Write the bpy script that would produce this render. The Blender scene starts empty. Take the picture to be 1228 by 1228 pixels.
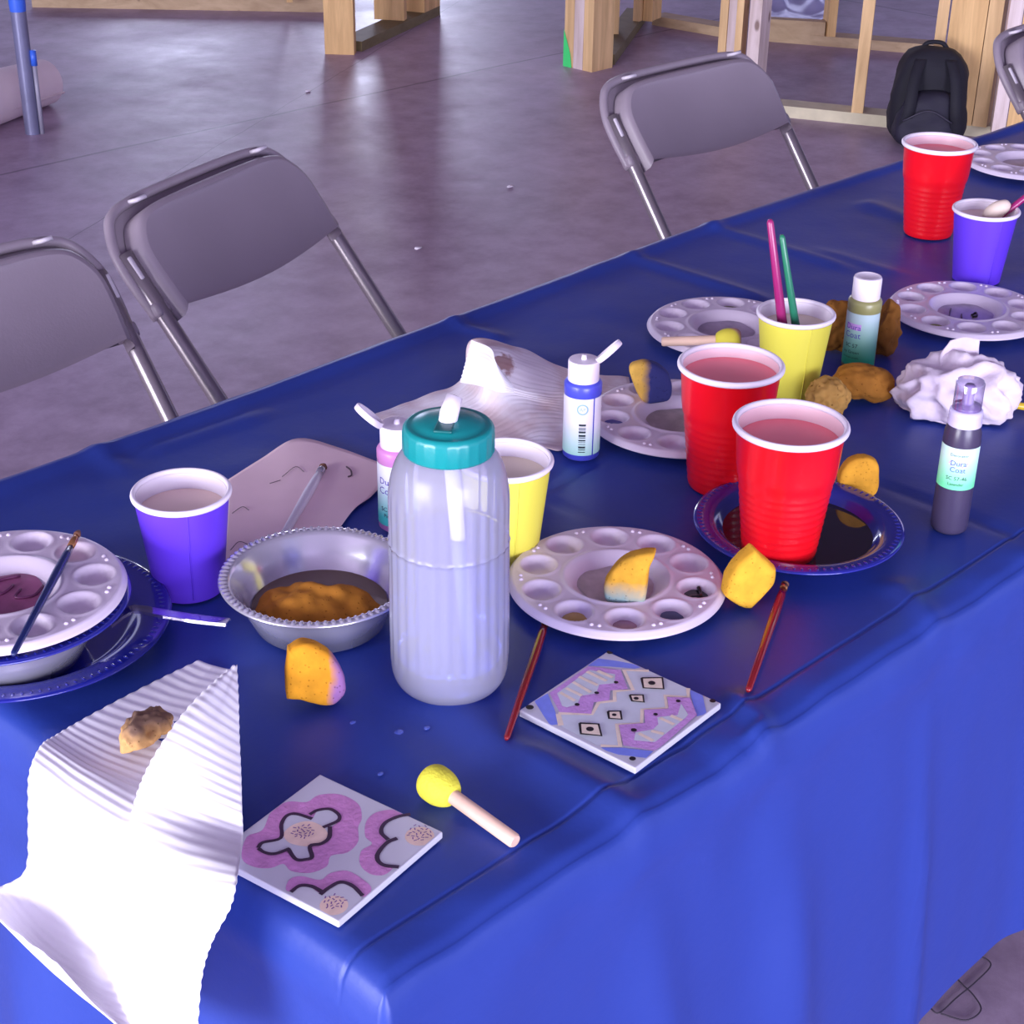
import bpy, bmesh, math, random
from mathutils import Vector, Matrix, noise
random.seed(7)
SC = bpy.context.scene
COL = SC.collection
TOP = 0.742          # height of the cloth on the table

def lin(c):
    return tuple(((v/255)/12.92 if v/255 <= .04045 else ((v/255+.055)/1.055)**2.4) for v in c)

def new_mat(name):
    m = bpy.data.materials.new(name); m.use_nodes = True
    nt = m.node_tree
    return m, nt, nt.nodes['Principled BSDF']

def mat(name, rgb, rough=.5, metal=0., spec=.5, var=0., scale=20., bump=0., bscale=80., sub=0., trans=0., coat=0., coord='Object'):
    """plain procedural surface: colour with noise variation and noise bump"""
    m, nt, b = new_mat(name)
    c = lin(rgb)
    b.inputs['Base Color'].default_value = (*c, 1)
    b.inputs['Roughness'].default_value = rough
    b.inputs['Metallic'].default_value = metal
    b.inputs['Specular IOR Level'].default_value = spec
    b.inputs['Coat Weight'].default_value = coat
    b.inputs['Transmission Weight'].default_value = trans
    if sub:
        b.inputs['Subsurface Weight'].default_value = sub
        b.inputs['Subsurface Radius'].default_value = (.01, .01, .01)
        b.inputs['Subsurface Scale'].default_value = .5
    if var or bump:
        tc = nt.nodes.new('ShaderNodeTexCoord')
    if var:
        n = nt.nodes.new('ShaderNodeTexNoise'); n.inputs['Scale'].default_value = scale; n.inputs['Detail'].default_value = 5
        r = nt.nodes.new('ShaderNodeValToRGB')
        r.color_ramp.elements[0].position = .3; r.color_ramp.elements[1].position = .7
        r.color_ramp.elements[0].color = (*[v*(1-var) for v in c], 1)
        r.color_ramp.elements[1].color = (*[min(1, v*(1+var)) for v in c], 1)
        nt.links.new(tc.outputs[coord], n.inputs['Vector'])
        nt.links.new(n.outputs['Fac'], r.inputs['Fac'])
        nt.links.new(r.outputs['Color'], b.inputs['Base Color'])
    if bump:
        n2 = nt.nodes.new('ShaderNodeTexNoise'); n2.inputs['Scale'].default_value = bscale; n2.inputs['Detail'].default_value = 4
        bp = nt.nodes.new('ShaderNodeBump'); bp.inputs['Strength'].default_value = bump; bp.inputs['Distance'].default_value = .002
        nt.links.new(tc.outputs[coord], n2.inputs['Vector'])
        nt.links.new(n2.outputs['Fac'], bp.inputs['Height'])
        nt.links.new(bp.outputs['Normal'], b.inputs['Normal'])
    return m

def N(nt, t, **kw):
    n = nt.nodes.new(t)
    for k, v in kw.items():
        if k in n.inputs: n.inputs[k].default_value = v
        else: setattr(n, k, v)
    return n

def obj(name, verts, faces, mats, parent=None, smooth=True, mi=None, loc=None, rot=None):
    me = bpy.data.meshes.new(name)
    me.from_pydata([tuple(v) for v in verts], [], [tuple(f) for f in faces])
    if not isinstance(mats, (list, tuple)): mats = [mats]
    for m in mats: me.materials.append(m)
    if mi:
        for p, i in zip(me.polygons, mi): p.material_index = i
    if smooth:
        for p in me.polygons: p.use_smooth = True
    me.update()
    o = bpy.data.objects.new(name, me); COL.objects.link(o)
    if parent: o.parent = parent
    if loc is not None: o.location = loc
    if rot is not None: o.rotation_euler = rot
    return o

def empty(name, loc, rz=0., rot=None):
    o = bpy.data.objects.new(name, None); COL.objects.link(o)
    o.empty_display_size = .02
    o.location = loc; o.rotation_euler = rot if rot else (0, 0, rz)
    return o

def tag(o, label, cat, group=None, kind=None):
    if label: o['label'] = label
    if cat: o['category'] = cat
    if group: o['group'] = group
    if kind: o['kind'] = kind
    return o

def dup(o, parent=None):
    c = o.copy(); COL.objects.link(c); c.parent = parent
    for ch in list(o.children): dup(ch, c)
    return c

def sharp(o, ang=35):
    """keep hard edges sharp on a smooth shaded mesh"""
    bm = bmesh.new(); bm.from_mesh(o.data)
    for e in bm.edges:
        if len(e.link_faces) == 2 and e.calc_face_angle(0) > math.radians(ang): e.smooth = False
    bm.to_mesh(o.data); bm.free()
    return o

class MB:
    """collects shapes into ONE mesh"""
    def __init__(s): s.v = []; s.f = []; s.m = []
    def add(s, v, f, mi=0):
        k = len(s.v); s.v += [Vector(p) for p in v]; s.f += [tuple(i+k for i in q) for q in f]; s.m += [mi]*len(f); return s
    def build(s, name, mats, parent=None, **kw):
        return obj(name, s.v, s.f, mats, parent, mi=s.m, **kw)

def lathe(prof, n=48, cap0=False, cap1=False, rfun=None):
    v = []; f = []
    for r, z in prof:
        for k in range(n):
            a = 2*math.pi*k/n
            rr = r*(rfun(a, r, z) if rfun else 1)
            v.append((rr*math.cos(a), rr*math.sin(a), z))
    m = len(prof)
    for i in range(m-1):
        for k in range(n):
            f.append((i*n+k, i*n+(k+1) % n, (i+1)*n+(k+1) % n, (i+1)*n+k))
    if cap0: f.append(tuple(range(n-1, -1, -1)))
    if cap1: f.append(tuple((m-1)*n+k for k in range(n)))
    return v, f

def tube(pts, rad, n=12, cap=True):
    pts = [Vector(p) for p in pts]
    rads = rad if isinstance(rad, (list, tuple)) else [rad]*len(pts)
    v = []; f = []
    t0 = (pts[1]-pts[0]).normalized()
    up = Vector((0, 0, 1)) if abs(t0.z) < .9 else Vector((1, 0, 0))
    x = t0.cross(up).normalized()
    for i, p in enumerate(pts):
        t = (pts[min(i+1, len(pts)-1)]-pts[max(i-1, 0)]).normalized()
        x = (x - t*x.dot(t)).normalized(); y = t.cross(x)
        for k in range(n):
            a = 2*math.pi*k/n
            v.append(p+(x*math.cos(a)+y*math.sin(a))*rads[i])
    for i in range(len(pts)-1):
        for k in range(n):
            f.append((i*n+k, i*n+(k+1) % n, (i+1)*n+(k+1) % n, (i+1)*n+k))
    if cap:
        f.append(tuple(range(n-1, -1, -1))); f.append(tuple((len(pts)-1)*n+k for k in range(n)))
    return v, f

def bevel_box(sx, sy, sz, b=.003, seg=2, c=(0, 0, 0)):
    bm = bmesh.new(); bmesh.ops.create_cube(bm, size=1)
    for v in bm.verts: v.co = Vector((v.co.x*sx, v.co.y*sy, v.co.z*sz))
    bmesh.ops.bevel(bm, geom=list(bm.edges), offset=b, segments=seg, profile=.6, affect='EDGES')
    bm.verts.index_update()
    v = [p.co+Vector(c) for p in bm.verts]; f = [tuple(q.index for q in p.verts) for p in bm.faces]
    bm.free(); return v, f

def prism(poly, z0, z1):
    n = len(poly)
    v = [(p[0], p[1], z0) for p in poly]+[(p[0], p[1], z1) for p in poly]
    f = [tuple(range(n-1, -1, -1)), tuple(range(n, 2*n))]+[(i, (i+1) % n, n+(i+1) % n, n+i) for i in range(n)]
    return v, f

def xf(vf, M):
    return [M @ Vector(p) for p in vf[0]], vf[1]

def catmull(p, n):
    """smooth curve through points (vectors), n steps per span"""
    p = [Vector(q) for q in p]; out = []
    for i in range(len(p)-1):
        a = p[i-1] if i else p[0]*2-p[1]
        d = p[i+2] if i+2 < len(p) else p[-1]*2-p[-2]
        b, c = p[i], p[i+1]
        for k in range(n):
            t = k/n
            out.append(.5*((2*b)+(c-a)*t+(2*a-5*b+4*c-d)*t*t+(3*b-a-3*c+d)*t**3))
    out.append(p[-1]); return out

def sheet(ctrl, nu, nv, disp=None):
    """smooth surface through a grid of control points; disp(s,t) shifts along the normal"""
    rows = [catmull(r, nu) for r in ctrl]
    cols = [catmull([r[j] for r in rows], nv) for j in range(len(rows[0]))]
    R, C = len(cols[0]), len(cols)
    g = [[cols[j][i].copy() for j in range(C)] for i in range(R)]
    if disp:
        h = [[q.copy() for q in r] for r in g]
        for i in range(R):
            for j in range(C):
                du = h[i][min(j+1, C-1)]-h[i][max(j-1, 0)]
                dv = h[min(i+1, R-1)][j]-h[max(i-1, 0)][j]
                nn = dv.cross(du)
                if nn.length > 1e-12: g[i][j] = h[i][j]+nn.normalized()*disp(j/(C-1), i/(R-1), h[i][j])
    v = [q for r in g for q in r]
    f = [(i*C+j, (i+1)*C+j, (i+1)*C+j+1, i*C+j+1) for i in range(R-1) for j in range(C-1)]
    return v, f

def blob(scale, cuts=(), sub=4, amp=0., freq=30., seed=0., pits=0., pfreq=90., round_=2.0):
    """sponge-like solid: a squarish ball cut flat by planes, roughened and pitted"""
    bm = bmesh.new(); bmesh.ops.create_icosphere(bm, subdivisions=sub, radius=1)
    off = Vector((seed*3.1, seed*1.7, seed*5.3))
    for v in bm.verts:
        d = v.co.normalized()
        k = (abs(d.x)**round_+abs(d.y)**round_+abs(d.z)**round_)**(-1/round_)
        p = Vector((d.x*k*scale[0], d.y*k*scale[1], d.z*k*scale[2]))
        for (n, c) in cuts:
            n = Vector(n).normalized(); e = p.dot(n)-c
            if e > 0: p -= n*(e*.97)
        nn = noise.noise(p*freq+off)+.5*noise.noise(p*freq*2.3+off)
        h = amp*nn
        if pits:
            w = noise.voronoi(p*pfreq+off)[0][0]
            h -= pits*max(0, .62-w)/.62
        v.co = p+d*h
    bm.verts.index_update()
    v = [p.co.copy() for p in bm.verts]; f = [tuple(q.index for q in p.verts) for p in bm.faces]
    bm.free(); return v, f

def text_mesh(s, size, wrap_r=None, z=0., ang=0., turn=0.):
    """flat lettering in XZ, wrapped round an upright cylinder of radius wrap_r; ang = azimuth of its middle"""
    cu = bpy.data.curves.new('t', 'FONT'); cu.body = s; cu.size = size; cu.align_x = 'CENTER'; cu.resolution_u = 2
    ob = bpy.data.objects.new('t', cu); COL.objects.link(ob)
    me = bpy.data.meshes.new_from_object(ob.evaluated_get(bpy.context.evaluated_depsgraph_get()))
    v = [q.co.copy() for q in me.vertices]; f = [tuple(p.vertices) for p in me.polygons]
    bpy.data.objects.remove(ob); bpy.data.curves.remove(cu); bpy.data.meshes.remove(me)
    out = []
    for p in v:
        x, y = p.x, p.y
        if turn: x, y = x*math.cos(turn)-y*math.sin(turn), x*math.sin(turn)+y*math.cos(turn)
        a = ang+x/wrap_r
        out.append(Vector((wrap_r*math.cos(a), wrap_r*math.sin(a), z+y)))
    return out, f

def arc_patch(r, z0, z1, a0, a1, n=16, m=1):
    v = []; f = []
    for i in range(m+1):
        for k in range(n+1):
            a = a0+(a1-a0)*k/n; v.append((r*math.cos(a), r*math.sin(a), z0+(z1-z0)*i/m))
    for i in range(m):
        for k in range(n): f.append((i*(n+1)+k, i*(n+1)+k+1, (i+1)*(n+1)+k+1, (i+1)*(n+1)+k))
    return v, f

# ------------------------------------------------------------------ camera, light
cam = bpy.data.cameras.new('camera'); cam_o = bpy.data.objects.new('camera', cam); COL.objects.link(cam_o)
cam.sensor_width = 36; cam.lens = 36*2000/1228
fwd = Vector((.6239, .6236, -.4710)); rgt = Vector((.7124, -.7016, .0132))
fwd.normalize(); rgt = (rgt-fwd*rgt.dot(fwd)).normalized(); upv = rgt.cross(fwd)
cam_o.matrix_world = Matrix((( rgt.x, upv.x, -fwd.x, -.4762), (rgt.y, upv.y, -fwd.y, -.6122), (rgt.z, upv.z, -fwd.z, 1.457), (0, 0, 0, 1)))
cam.clip_end = 200
SC.camera = cam_o
SC.view_settings.view_transform = 'Standard'
SC.view_settings.look = 'None'
SC.view_settings.exposure = 0.0

w = bpy.data.worlds.new('sky'); SC.world = w; w.use_nodes = True
bg = w.node_tree.nodes['Background']; bg.inputs['Color'].default_value = (.62, .62, 1.0, 1); bg.inputs['Strength'].default_value = 1.5

def area(name, loc, target, sx, sy, power, col):
    l = bpy.data.lights.new(name, 'AREA'); l.shape = 'RECTANGLE'; l.size = sx; l.size_y = sy; l.energy = power; l.color = col
    o = bpy.data.objects.new(name, l); COL.objects.link(o); o.location = loc
    o.rotation_euler = (Vector(target)-Vector(loc)).to_track_quat('-Z', 'Y').to_euler()
    return o
# the open bay doors: daylight from the left end of the hall, softer daylight behind the photographer
area('door_light', (-6.0, .6, 1.5), (0, .4, .7), 3.4, 2.6, 600, (.93, .93, 1.0))
area('bay_light', (-2.6, -7.0, 1.5), (1.0, .5, .7), 5.0, 2.6, 800, (.82, .82, 1.0))
area('rear_window_light', (9.0, 10.4, 1.6), (4, 4.2, .2), 1.0, 1.9, 100, (.72, .76, 1.0))
area('rear_window_light', (7.6, 11.6, 1.6), (3, 4.2, .2), 1.0, 1.9, 55, (.72, .76, 1.0))

# ------------------------------------------------------------------ floor, ceiling, walls
def floor_material():
    m, nt, b = new_mat('sealed_concrete')
    L = nt.links.new
    tc = N(nt, 'ShaderNodeTexCoord')
    n1 = N(nt, 'ShaderNodeTexNoise', Scale=.9, Detail=8, Roughness=.65); L(tc.outputs['Object'], n1.inputs['Vector'])
    n2 = N(nt, 'ShaderNodeTexNoise', Scale=9, Detail=8, Roughness=.7); L(tc.outputs['Object'], n2.inputs['Vector'])
    mx = N(nt, 'ShaderNodeMath', operation='ADD'); L(n1.outputs['Fac'], mx.inputs[0]); L(n2.outputs['Fac'], mx.inputs[1])
    r = N(nt, 'ShaderNodeValToRGB'); L(mx.outputs[0], r.inputs['Fac'])
    r.color_ramp.elements[0].position = .38; r.color_ramp.elements[1].position = .64
    r.color_ramp.elements[0].color = (*lin((144, 121, 144)), 1); r.color_ramp.elements[1].color = (*lin((190, 167, 194)), 1)
    mf = N(nt, 'ShaderNodeMath', operation='MULTIPLY'); mf.inputs[1].default_value = .5; L(mx.outputs[0], mf.inputs[0]); L(mf.outputs[0], r.inputs['Fac'])
    # saw-cut joints and hairline cracks
    sep = N(nt, 'ShaderNodeSeparateXYZ')
    wob = N(nt, 'ShaderNodeTexNoise', Scale=1.3, Detail=6); L(tc.outputs['Object'], wob.inputs['Vector'])
    wsc = N(nt, 'ShaderNodeMixRGB', blend_type='LINEAR_LIGHT'); wsc.inputs['Fac'].default_value = .03
    L(tc.outputs['Object'], wsc.inputs['Color1']); L(wob.outputs['Color'], wsc.inputs['Color2'])
    L(wsc.outputs['Color'], sep.inputs[0])
    def line(out, c, wd):
        s = N(nt, 'ShaderNodeMath', operation='SUBTRACT'); s.inputs[1].default_value = c; L(out, s.inputs[0])
        a = N(nt, 'ShaderNodeMath', operation='ABSOLUTE'); L(s.outputs[0], a.inputs[0])
        q = N(nt, 'ShaderNodeMath', operation='LESS_THAN'); q.inputs[1].default_value = wd; L(a.outputs[0], q.inputs[0])
        return q.outputs[0]
    acc = line(sep.outputs['Y'], 3.85, .006)
    sk = N(nt, 'ShaderNodeMath', operation='MULTIPLY_ADD'); sk.inputs[1].default_value = -.55; L(sep.outputs['X'], sk.inputs[0]); L(sep.outputs['Y'], sk.inputs[2])
    for o_, c, wd in ((sep.outputs['X'], 5.9, .007), (sk.outputs[0], 2.30, .002)):
        q = line(o_, c, wd); mm = N(nt, 'ShaderNodeMath', operation='MAXIMUM'); L(acc, mm.inputs[0]); L(q, mm.inputs[1]); acc = mm.outputs[0]
    mul = N(nt, 'ShaderNodeMath', operation='MULTIPLY'); mul.inputs[1].default_value = .55; L(acc, mul.inputs[0])
    mix = N(nt, 'ShaderNodeMixRGB'); L(mul.outputs[0], mix.inputs['Fac']); L(r.outputs['Color'], mix.inputs['Color1']); mix.inputs['Color2'].default_value = (*lin((52, 42, 56)), 1)
    L(mix.outputs['Color'], b.inputs['Base Color'])
    n3 = N(nt, 'ShaderNodeTexNoise', Scale=2.2, Detail=7, Roughness=.7); L(tc.outputs['Object'], n3.inputs['Vector'])
    rr = N(nt, 'ShaderNodeMapRange'); rr.inputs[3].default_value = .26; rr.inputs[4].default_value = .62; L(n3.outputs['Fac'], rr.inputs[0])
    L(rr.outputs[0], b.inputs['Roughness'])
    bp = N(nt, 'ShaderNodeBump', Strength=.25, Distance=.004); L(n2.outputs['Fac'], bp.inputs['Height']); L(bp.outputs['Normal'], b.inputs['Normal'])
    return m
fl = obj('floor', [(-8, -8, 0), (16, -8, 0), (16, 16, 0), (-8, 16, 0)], [(0, 1, 2, 3)], floor_material(), smooth=False)
tag(fl, 'mottled grey concrete slab floor with a sheen', None, kind='structure')
cl = obj('ceiling', [(-8, -8, 3.6), (-8, 16, 3.6), (16, 16, 3.6), (16, -8, 3.6)], [(0, 1, 2, 3)], mat('light_block_ceiling', (128, 118, 138), .9, var=.1, scale=2), smooth=False)  # unseen ceiling, added to keep overhead sky light off the tabletop
tag(cl, 'plain grey unseen ceiling, added to block light from above', None, kind='structure')
wm = mat('block_wall', (150, 140, 158), .85, var=.12, scale=3)
def wall(name, a, b, z0=0., z1=3.6):
    return tag(obj(name, [(*a, z0), (*b, z0), (*b, z1), (*a, z1)], [(0, 1, 2, 3)], wm, smooth=False), 'plain grey unseen hall wall, kept low for sky light', None, kind='structure')
# unseen walls beyond the framing, kept low to let sky sheen onto the floor
wall('wall_right', (16, -8), (16, 16), 0, 1.0); wall('wall_back', (16, 16), (-8, 16), 0, 1.0)

# ------------------------------------------------------------------ table and cloth
LEN = 2.40
def far_y(x):
    p = [(-.1, .705), (.16, .708), (.4, .712), (.66, .722), (1.15, .742), (1.5, .743), (2.02, .732), (3, .73)]
    for (a, b), (c, d) in zip(p, p[1:]):
        if x <= c: return b+(d-b)*(x-a)/(c-a)
    return .73
def end_x(y): return -.055*max(0, min(y, .45))
NEAR = -.035
def smooth01(t): t = max(0, min(1, t)); return t*t*(3-2*t)

wood_top = mat('laminate_top', (150, 140, 130), .5)
grey_steel = mat('table_leg_steel', (95, 92, 100), .4, metal=.6)
table = empty('folding_table', (LEN/2, .343, 0))
tag(table, 'long folding table hidden under the blue plastic cover', 'table')
v, f = bevel_box(LEN-.03, .700, .03, .004, c=(.012, 0, TOP-.027)); obj('tabletop', v, f, wood_top, table)
for sx in (-1, 1):
    for sy in (-1, 1):
        v, f = tube([(sx*.95, sy*.26, .706), (sx*.95, sy*.28, 0)], .014, 12); obj('leg', v, f, grey_steel, table)

creases = [ # (start, end, height, width)
    ((0.7464, 0.7162), (0.7577, 0.6434), .004, .010), ((1.0728, 0.7164), (1.0761, 0.5232), .0045, .012), ((1.2396, 0.7500), (1.2429, 0.5227), .0035, .012),
    ((0.5226, 0.3433), (0.6086, 0.3517), -.0025, .005), ((0.5123, 0.3278), (0.5309, 0.2020), -.002, .005), ((0.7672, 0.1402), (0.7692, -0.0009), -.003, .006),
    ((0.2205, 0.1662), (0.2114, -0.0054), .0055, .022), ((0.2231, 0.0625), (0.2310, -0.0489), .0055, .013), ((0.3852, 0.0101), (0.3719, -0.0509), .0060, .010), ((0.3649, -0.0257), (0.3646, -0.0511), .0050, .007),
    ((0.6176, 0.0209), (0.5939, -0.0393), .0050, .014), ((0.2677, 0.7915), (0.2654, 0.6526), .003, .012), ((0.3031, 0.6670), (0.4289, 0.6606), .0022, .012),
    ((1.4841, 0.6521), (1.4674, 0.5720), .004, .018), ((1.2703, 0.5751), (1.2744, 0.4440), .0025, .012), ((1.5636, 0.6218), (1.4659, 0.4414), .002, .014),
    ((0.1621, 0.1842), (0.1522, 0.0080), .0030, .020), ((0.3021, 0.0964), (0.3164, -0.0600), -.002, .012), ((-0.0207, 0.0714), (0.0050, 0.0793), .002, .01),
]
def cloth_h(x, y):
    h = .0010*noise.noise(Vector((x*7, y*11, 0)))+.0006*noise.noise(Vector((x*22, y*17, 3)))
    for (a, b, hh, wd) in creases:
        ax, ay = a; dx, dy = b[0]-ax, b[1]-ay; L2 = dx*dx+dy*dy
        t = ((x-ax)*dx+(y-ay)*dy)/L2
        if -.25 < t < 1.25:
            d = abs((x-ax)*dy-(y-ay)*dx)/math.sqrt(L2)
            e = 1-smooth01((abs(t-.5)-.38)/.35)
            h += hh*math.exp(-(d/wd)**2)*e
    return max(h, -.004)
SKIRT_RIDGES = [(.045, .05, .030), (.235, .028, .020), (.385, .030, .022), (.576, .016, .012), (.80, .03, .012), (1.1, .04, .02), (1.5, .03, .02)]
def make_cloth():
    mb = MB(); nx = 300
    TS = [k*.0012/.77 for k in range(0, 46)]; TS += [TS[-1]+(1-TS[-1])*k/134 for k in range(1, 135)]; ny = len(TS)-1
    def pos(i, j):
        x = (LEN+.0)*i/nx; t = TS[j]
        x0 = end_x(.72*t); X = x0+(LEN-x0)*(i/nx); y = NEAR+(far_y(X)-NEAR)*t
        h = cloth_h(X, y)
        # raised roll of slack along the far edge, soft shoulder along the near edge and the end
        dfar = (1-t)*(far_y(X)-NEAR)
        h += (.006+.002*noise.noise(Vector((X*6, 2, 0))))*math.exp(-((dfar-.014)/.010)**2)
        h -= .0016*math.exp(-((y+.004)/.0015)**2)
        h -= .003*smooth01((-.006-y)/.03)+(.0028*noise.noise(Vector((X*22, y*14, 4))))*smooth01((-.008-y)/.02)
        e = min(X-x0, y-NEAR)
        h -= .004*math.exp(-(e/.006)**2)
        return Vector((X, y, TOP-.001+h))
    g = [[pos(i, j) for j in range(ny+1)] for i in range(nx+1)]
    v = [p for r in g for p in r]; W = ny+1
    f = [(i*W+j, (i+1)*W+j, (i+1)*W+j+1, i*W+j+1) for i in range(nx) for j in range(ny)]
    mb.add(v, f)
    # skirt: follow the near edge, the end and the far edge; each column drops from the edge
    loop = []      # (point, outward dir, arclength tag, side)
    for i in range(nx, -1, -1): loop.append((g[i][0], Vector((0, -1, 0)), g[i][0].x, 'near'))
    for k in range(1, 12):
        a = math.pi/2*k/12; loop.append((g[0][0], Vector((-math.sin(a), -math.cos(a), 0)), a, 'corner'))
    for j in range(0, W): loop.append((g[0][j], Vector((-1, 0, 0)), g[0][j].y, 'end'))
    for k in range(1, 12):
        a = math.pi/2*k/12; loop.append((g[0][ny], Vector((-math.cos(a), math.sin(a), 0)), a, 'corner2'))
    for i in range(0, nx+1): loop.append((g[i][ny], Vector((0, 1, 0)), g[i][ny].x, 'far'))
    drops = [0, .004, .010, .018, .026, .034, .045, .06, .08, .11, .15, .20, .25, .30, .35, .40, .455]
    sv = []
    for (p, d, s, side) in loop:
        for q in drops:
            out = .005*smooth01(q/.008)+.004*smooth01(q/.034)-.004*smooth01((q-.03)/.03)+.03*q
            dn = q
            if side == 'near':
                for (c, wd, am) in SKIRT_RIDGES:
                    cc = c+.10*q
                    out += am*math.exp(-((s-cc)/wd)**2)*smooth01((q-.02)/.25)*.8
                out += .004*noise.noise(Vector((s*16, q*22, 1)))*smooth01(q/.02)*(1.2-q*1.6)
                out += .010*noise.noise(Vector((s*3, q*2, 9)))*smooth01(q/.3)
            elif side == 'end':
                out += .012*noise.noise(Vector((s*6, q*2, 5)))*smooth01(q/.2)+.022*math.exp(-((s-.14)/.05)**2)*smooth01(q/.3)+.02*math.exp(-((s-.36)/.05)**2)*smooth01(q/.3)
            elif side == 'corner':
                out += .055*math.sin(s*2)**2*smooth01((q-.01)/.35)+.012*math.sin(s*6)*smooth01(q/.3)
            elif side == 'corner2':
                out += .05*math.sin(s*2)**2*smooth01(q/.35)
            sv.append(Vector((p.x+d.x*out, p.y+d.y*out, p.z-dn)))
    D = len(drops); n = len(loop)
    sf = [(i*D+k, i*D+k+1, (i+1)*D+k+1, (i+1)*D+k) for i in range(n-1) for k in range(D-1)]
    mb.add(sv, sf)
    m, nt, b = new_mat('blue_plastic_cover'); L = nt.links.new
    b.inputs['Base Color'].default_value = (*lin((41, 64, 150)), 1)
    b.inputs['Roughness'].default_value = .42; b.inputs['Specular IOR Level'].default_value = .42
    tc = N(nt, 'ShaderNodeTexCoord')
    n1 = N(nt, 'ShaderNodeTexNoise', Scale=14, Detail=5); L(tc.outputs['Object'], n1.inputs['Vector'])
    n2 = N(nt, 'ShaderNodeTexNoise', Scale=260, Detail=2); L(tc.outputs['Object'], n2.inputs['Vector'])
    ad = N(nt, 'ShaderNodeMath', operation='MULTIPLY_ADD'); ad.inputs[1].default_value = .06; L(n2.outputs['Fac'], ad.inputs[0]); L(n1.outputs['Fac'], ad.inputs[2])
    bp = N(nt, 'ShaderNodeBump', Strength=.35, Distance=.004); L(ad.outputs[0], bp.inputs['Height']); L(bp.outputs['Normal'], b.inputs['Normal'])
    o = mb.build('tablecloth', m)
    bm = bmesh.new(); bm.from_mesh(o.data); bmesh.ops.remove_doubles(bm, verts=bm.verts, dist=1e-5)
    bmesh.ops.recalc_face_normals(bm, faces=bm.faces); bm.to_mesh(o.data); bm.free()
    for p in o.data.polygons: p.use_smooth = True
    return tag(o, 'creased dark blue plastic table cover hanging over the long table', 'tablecloth')
make_cloth()

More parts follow.
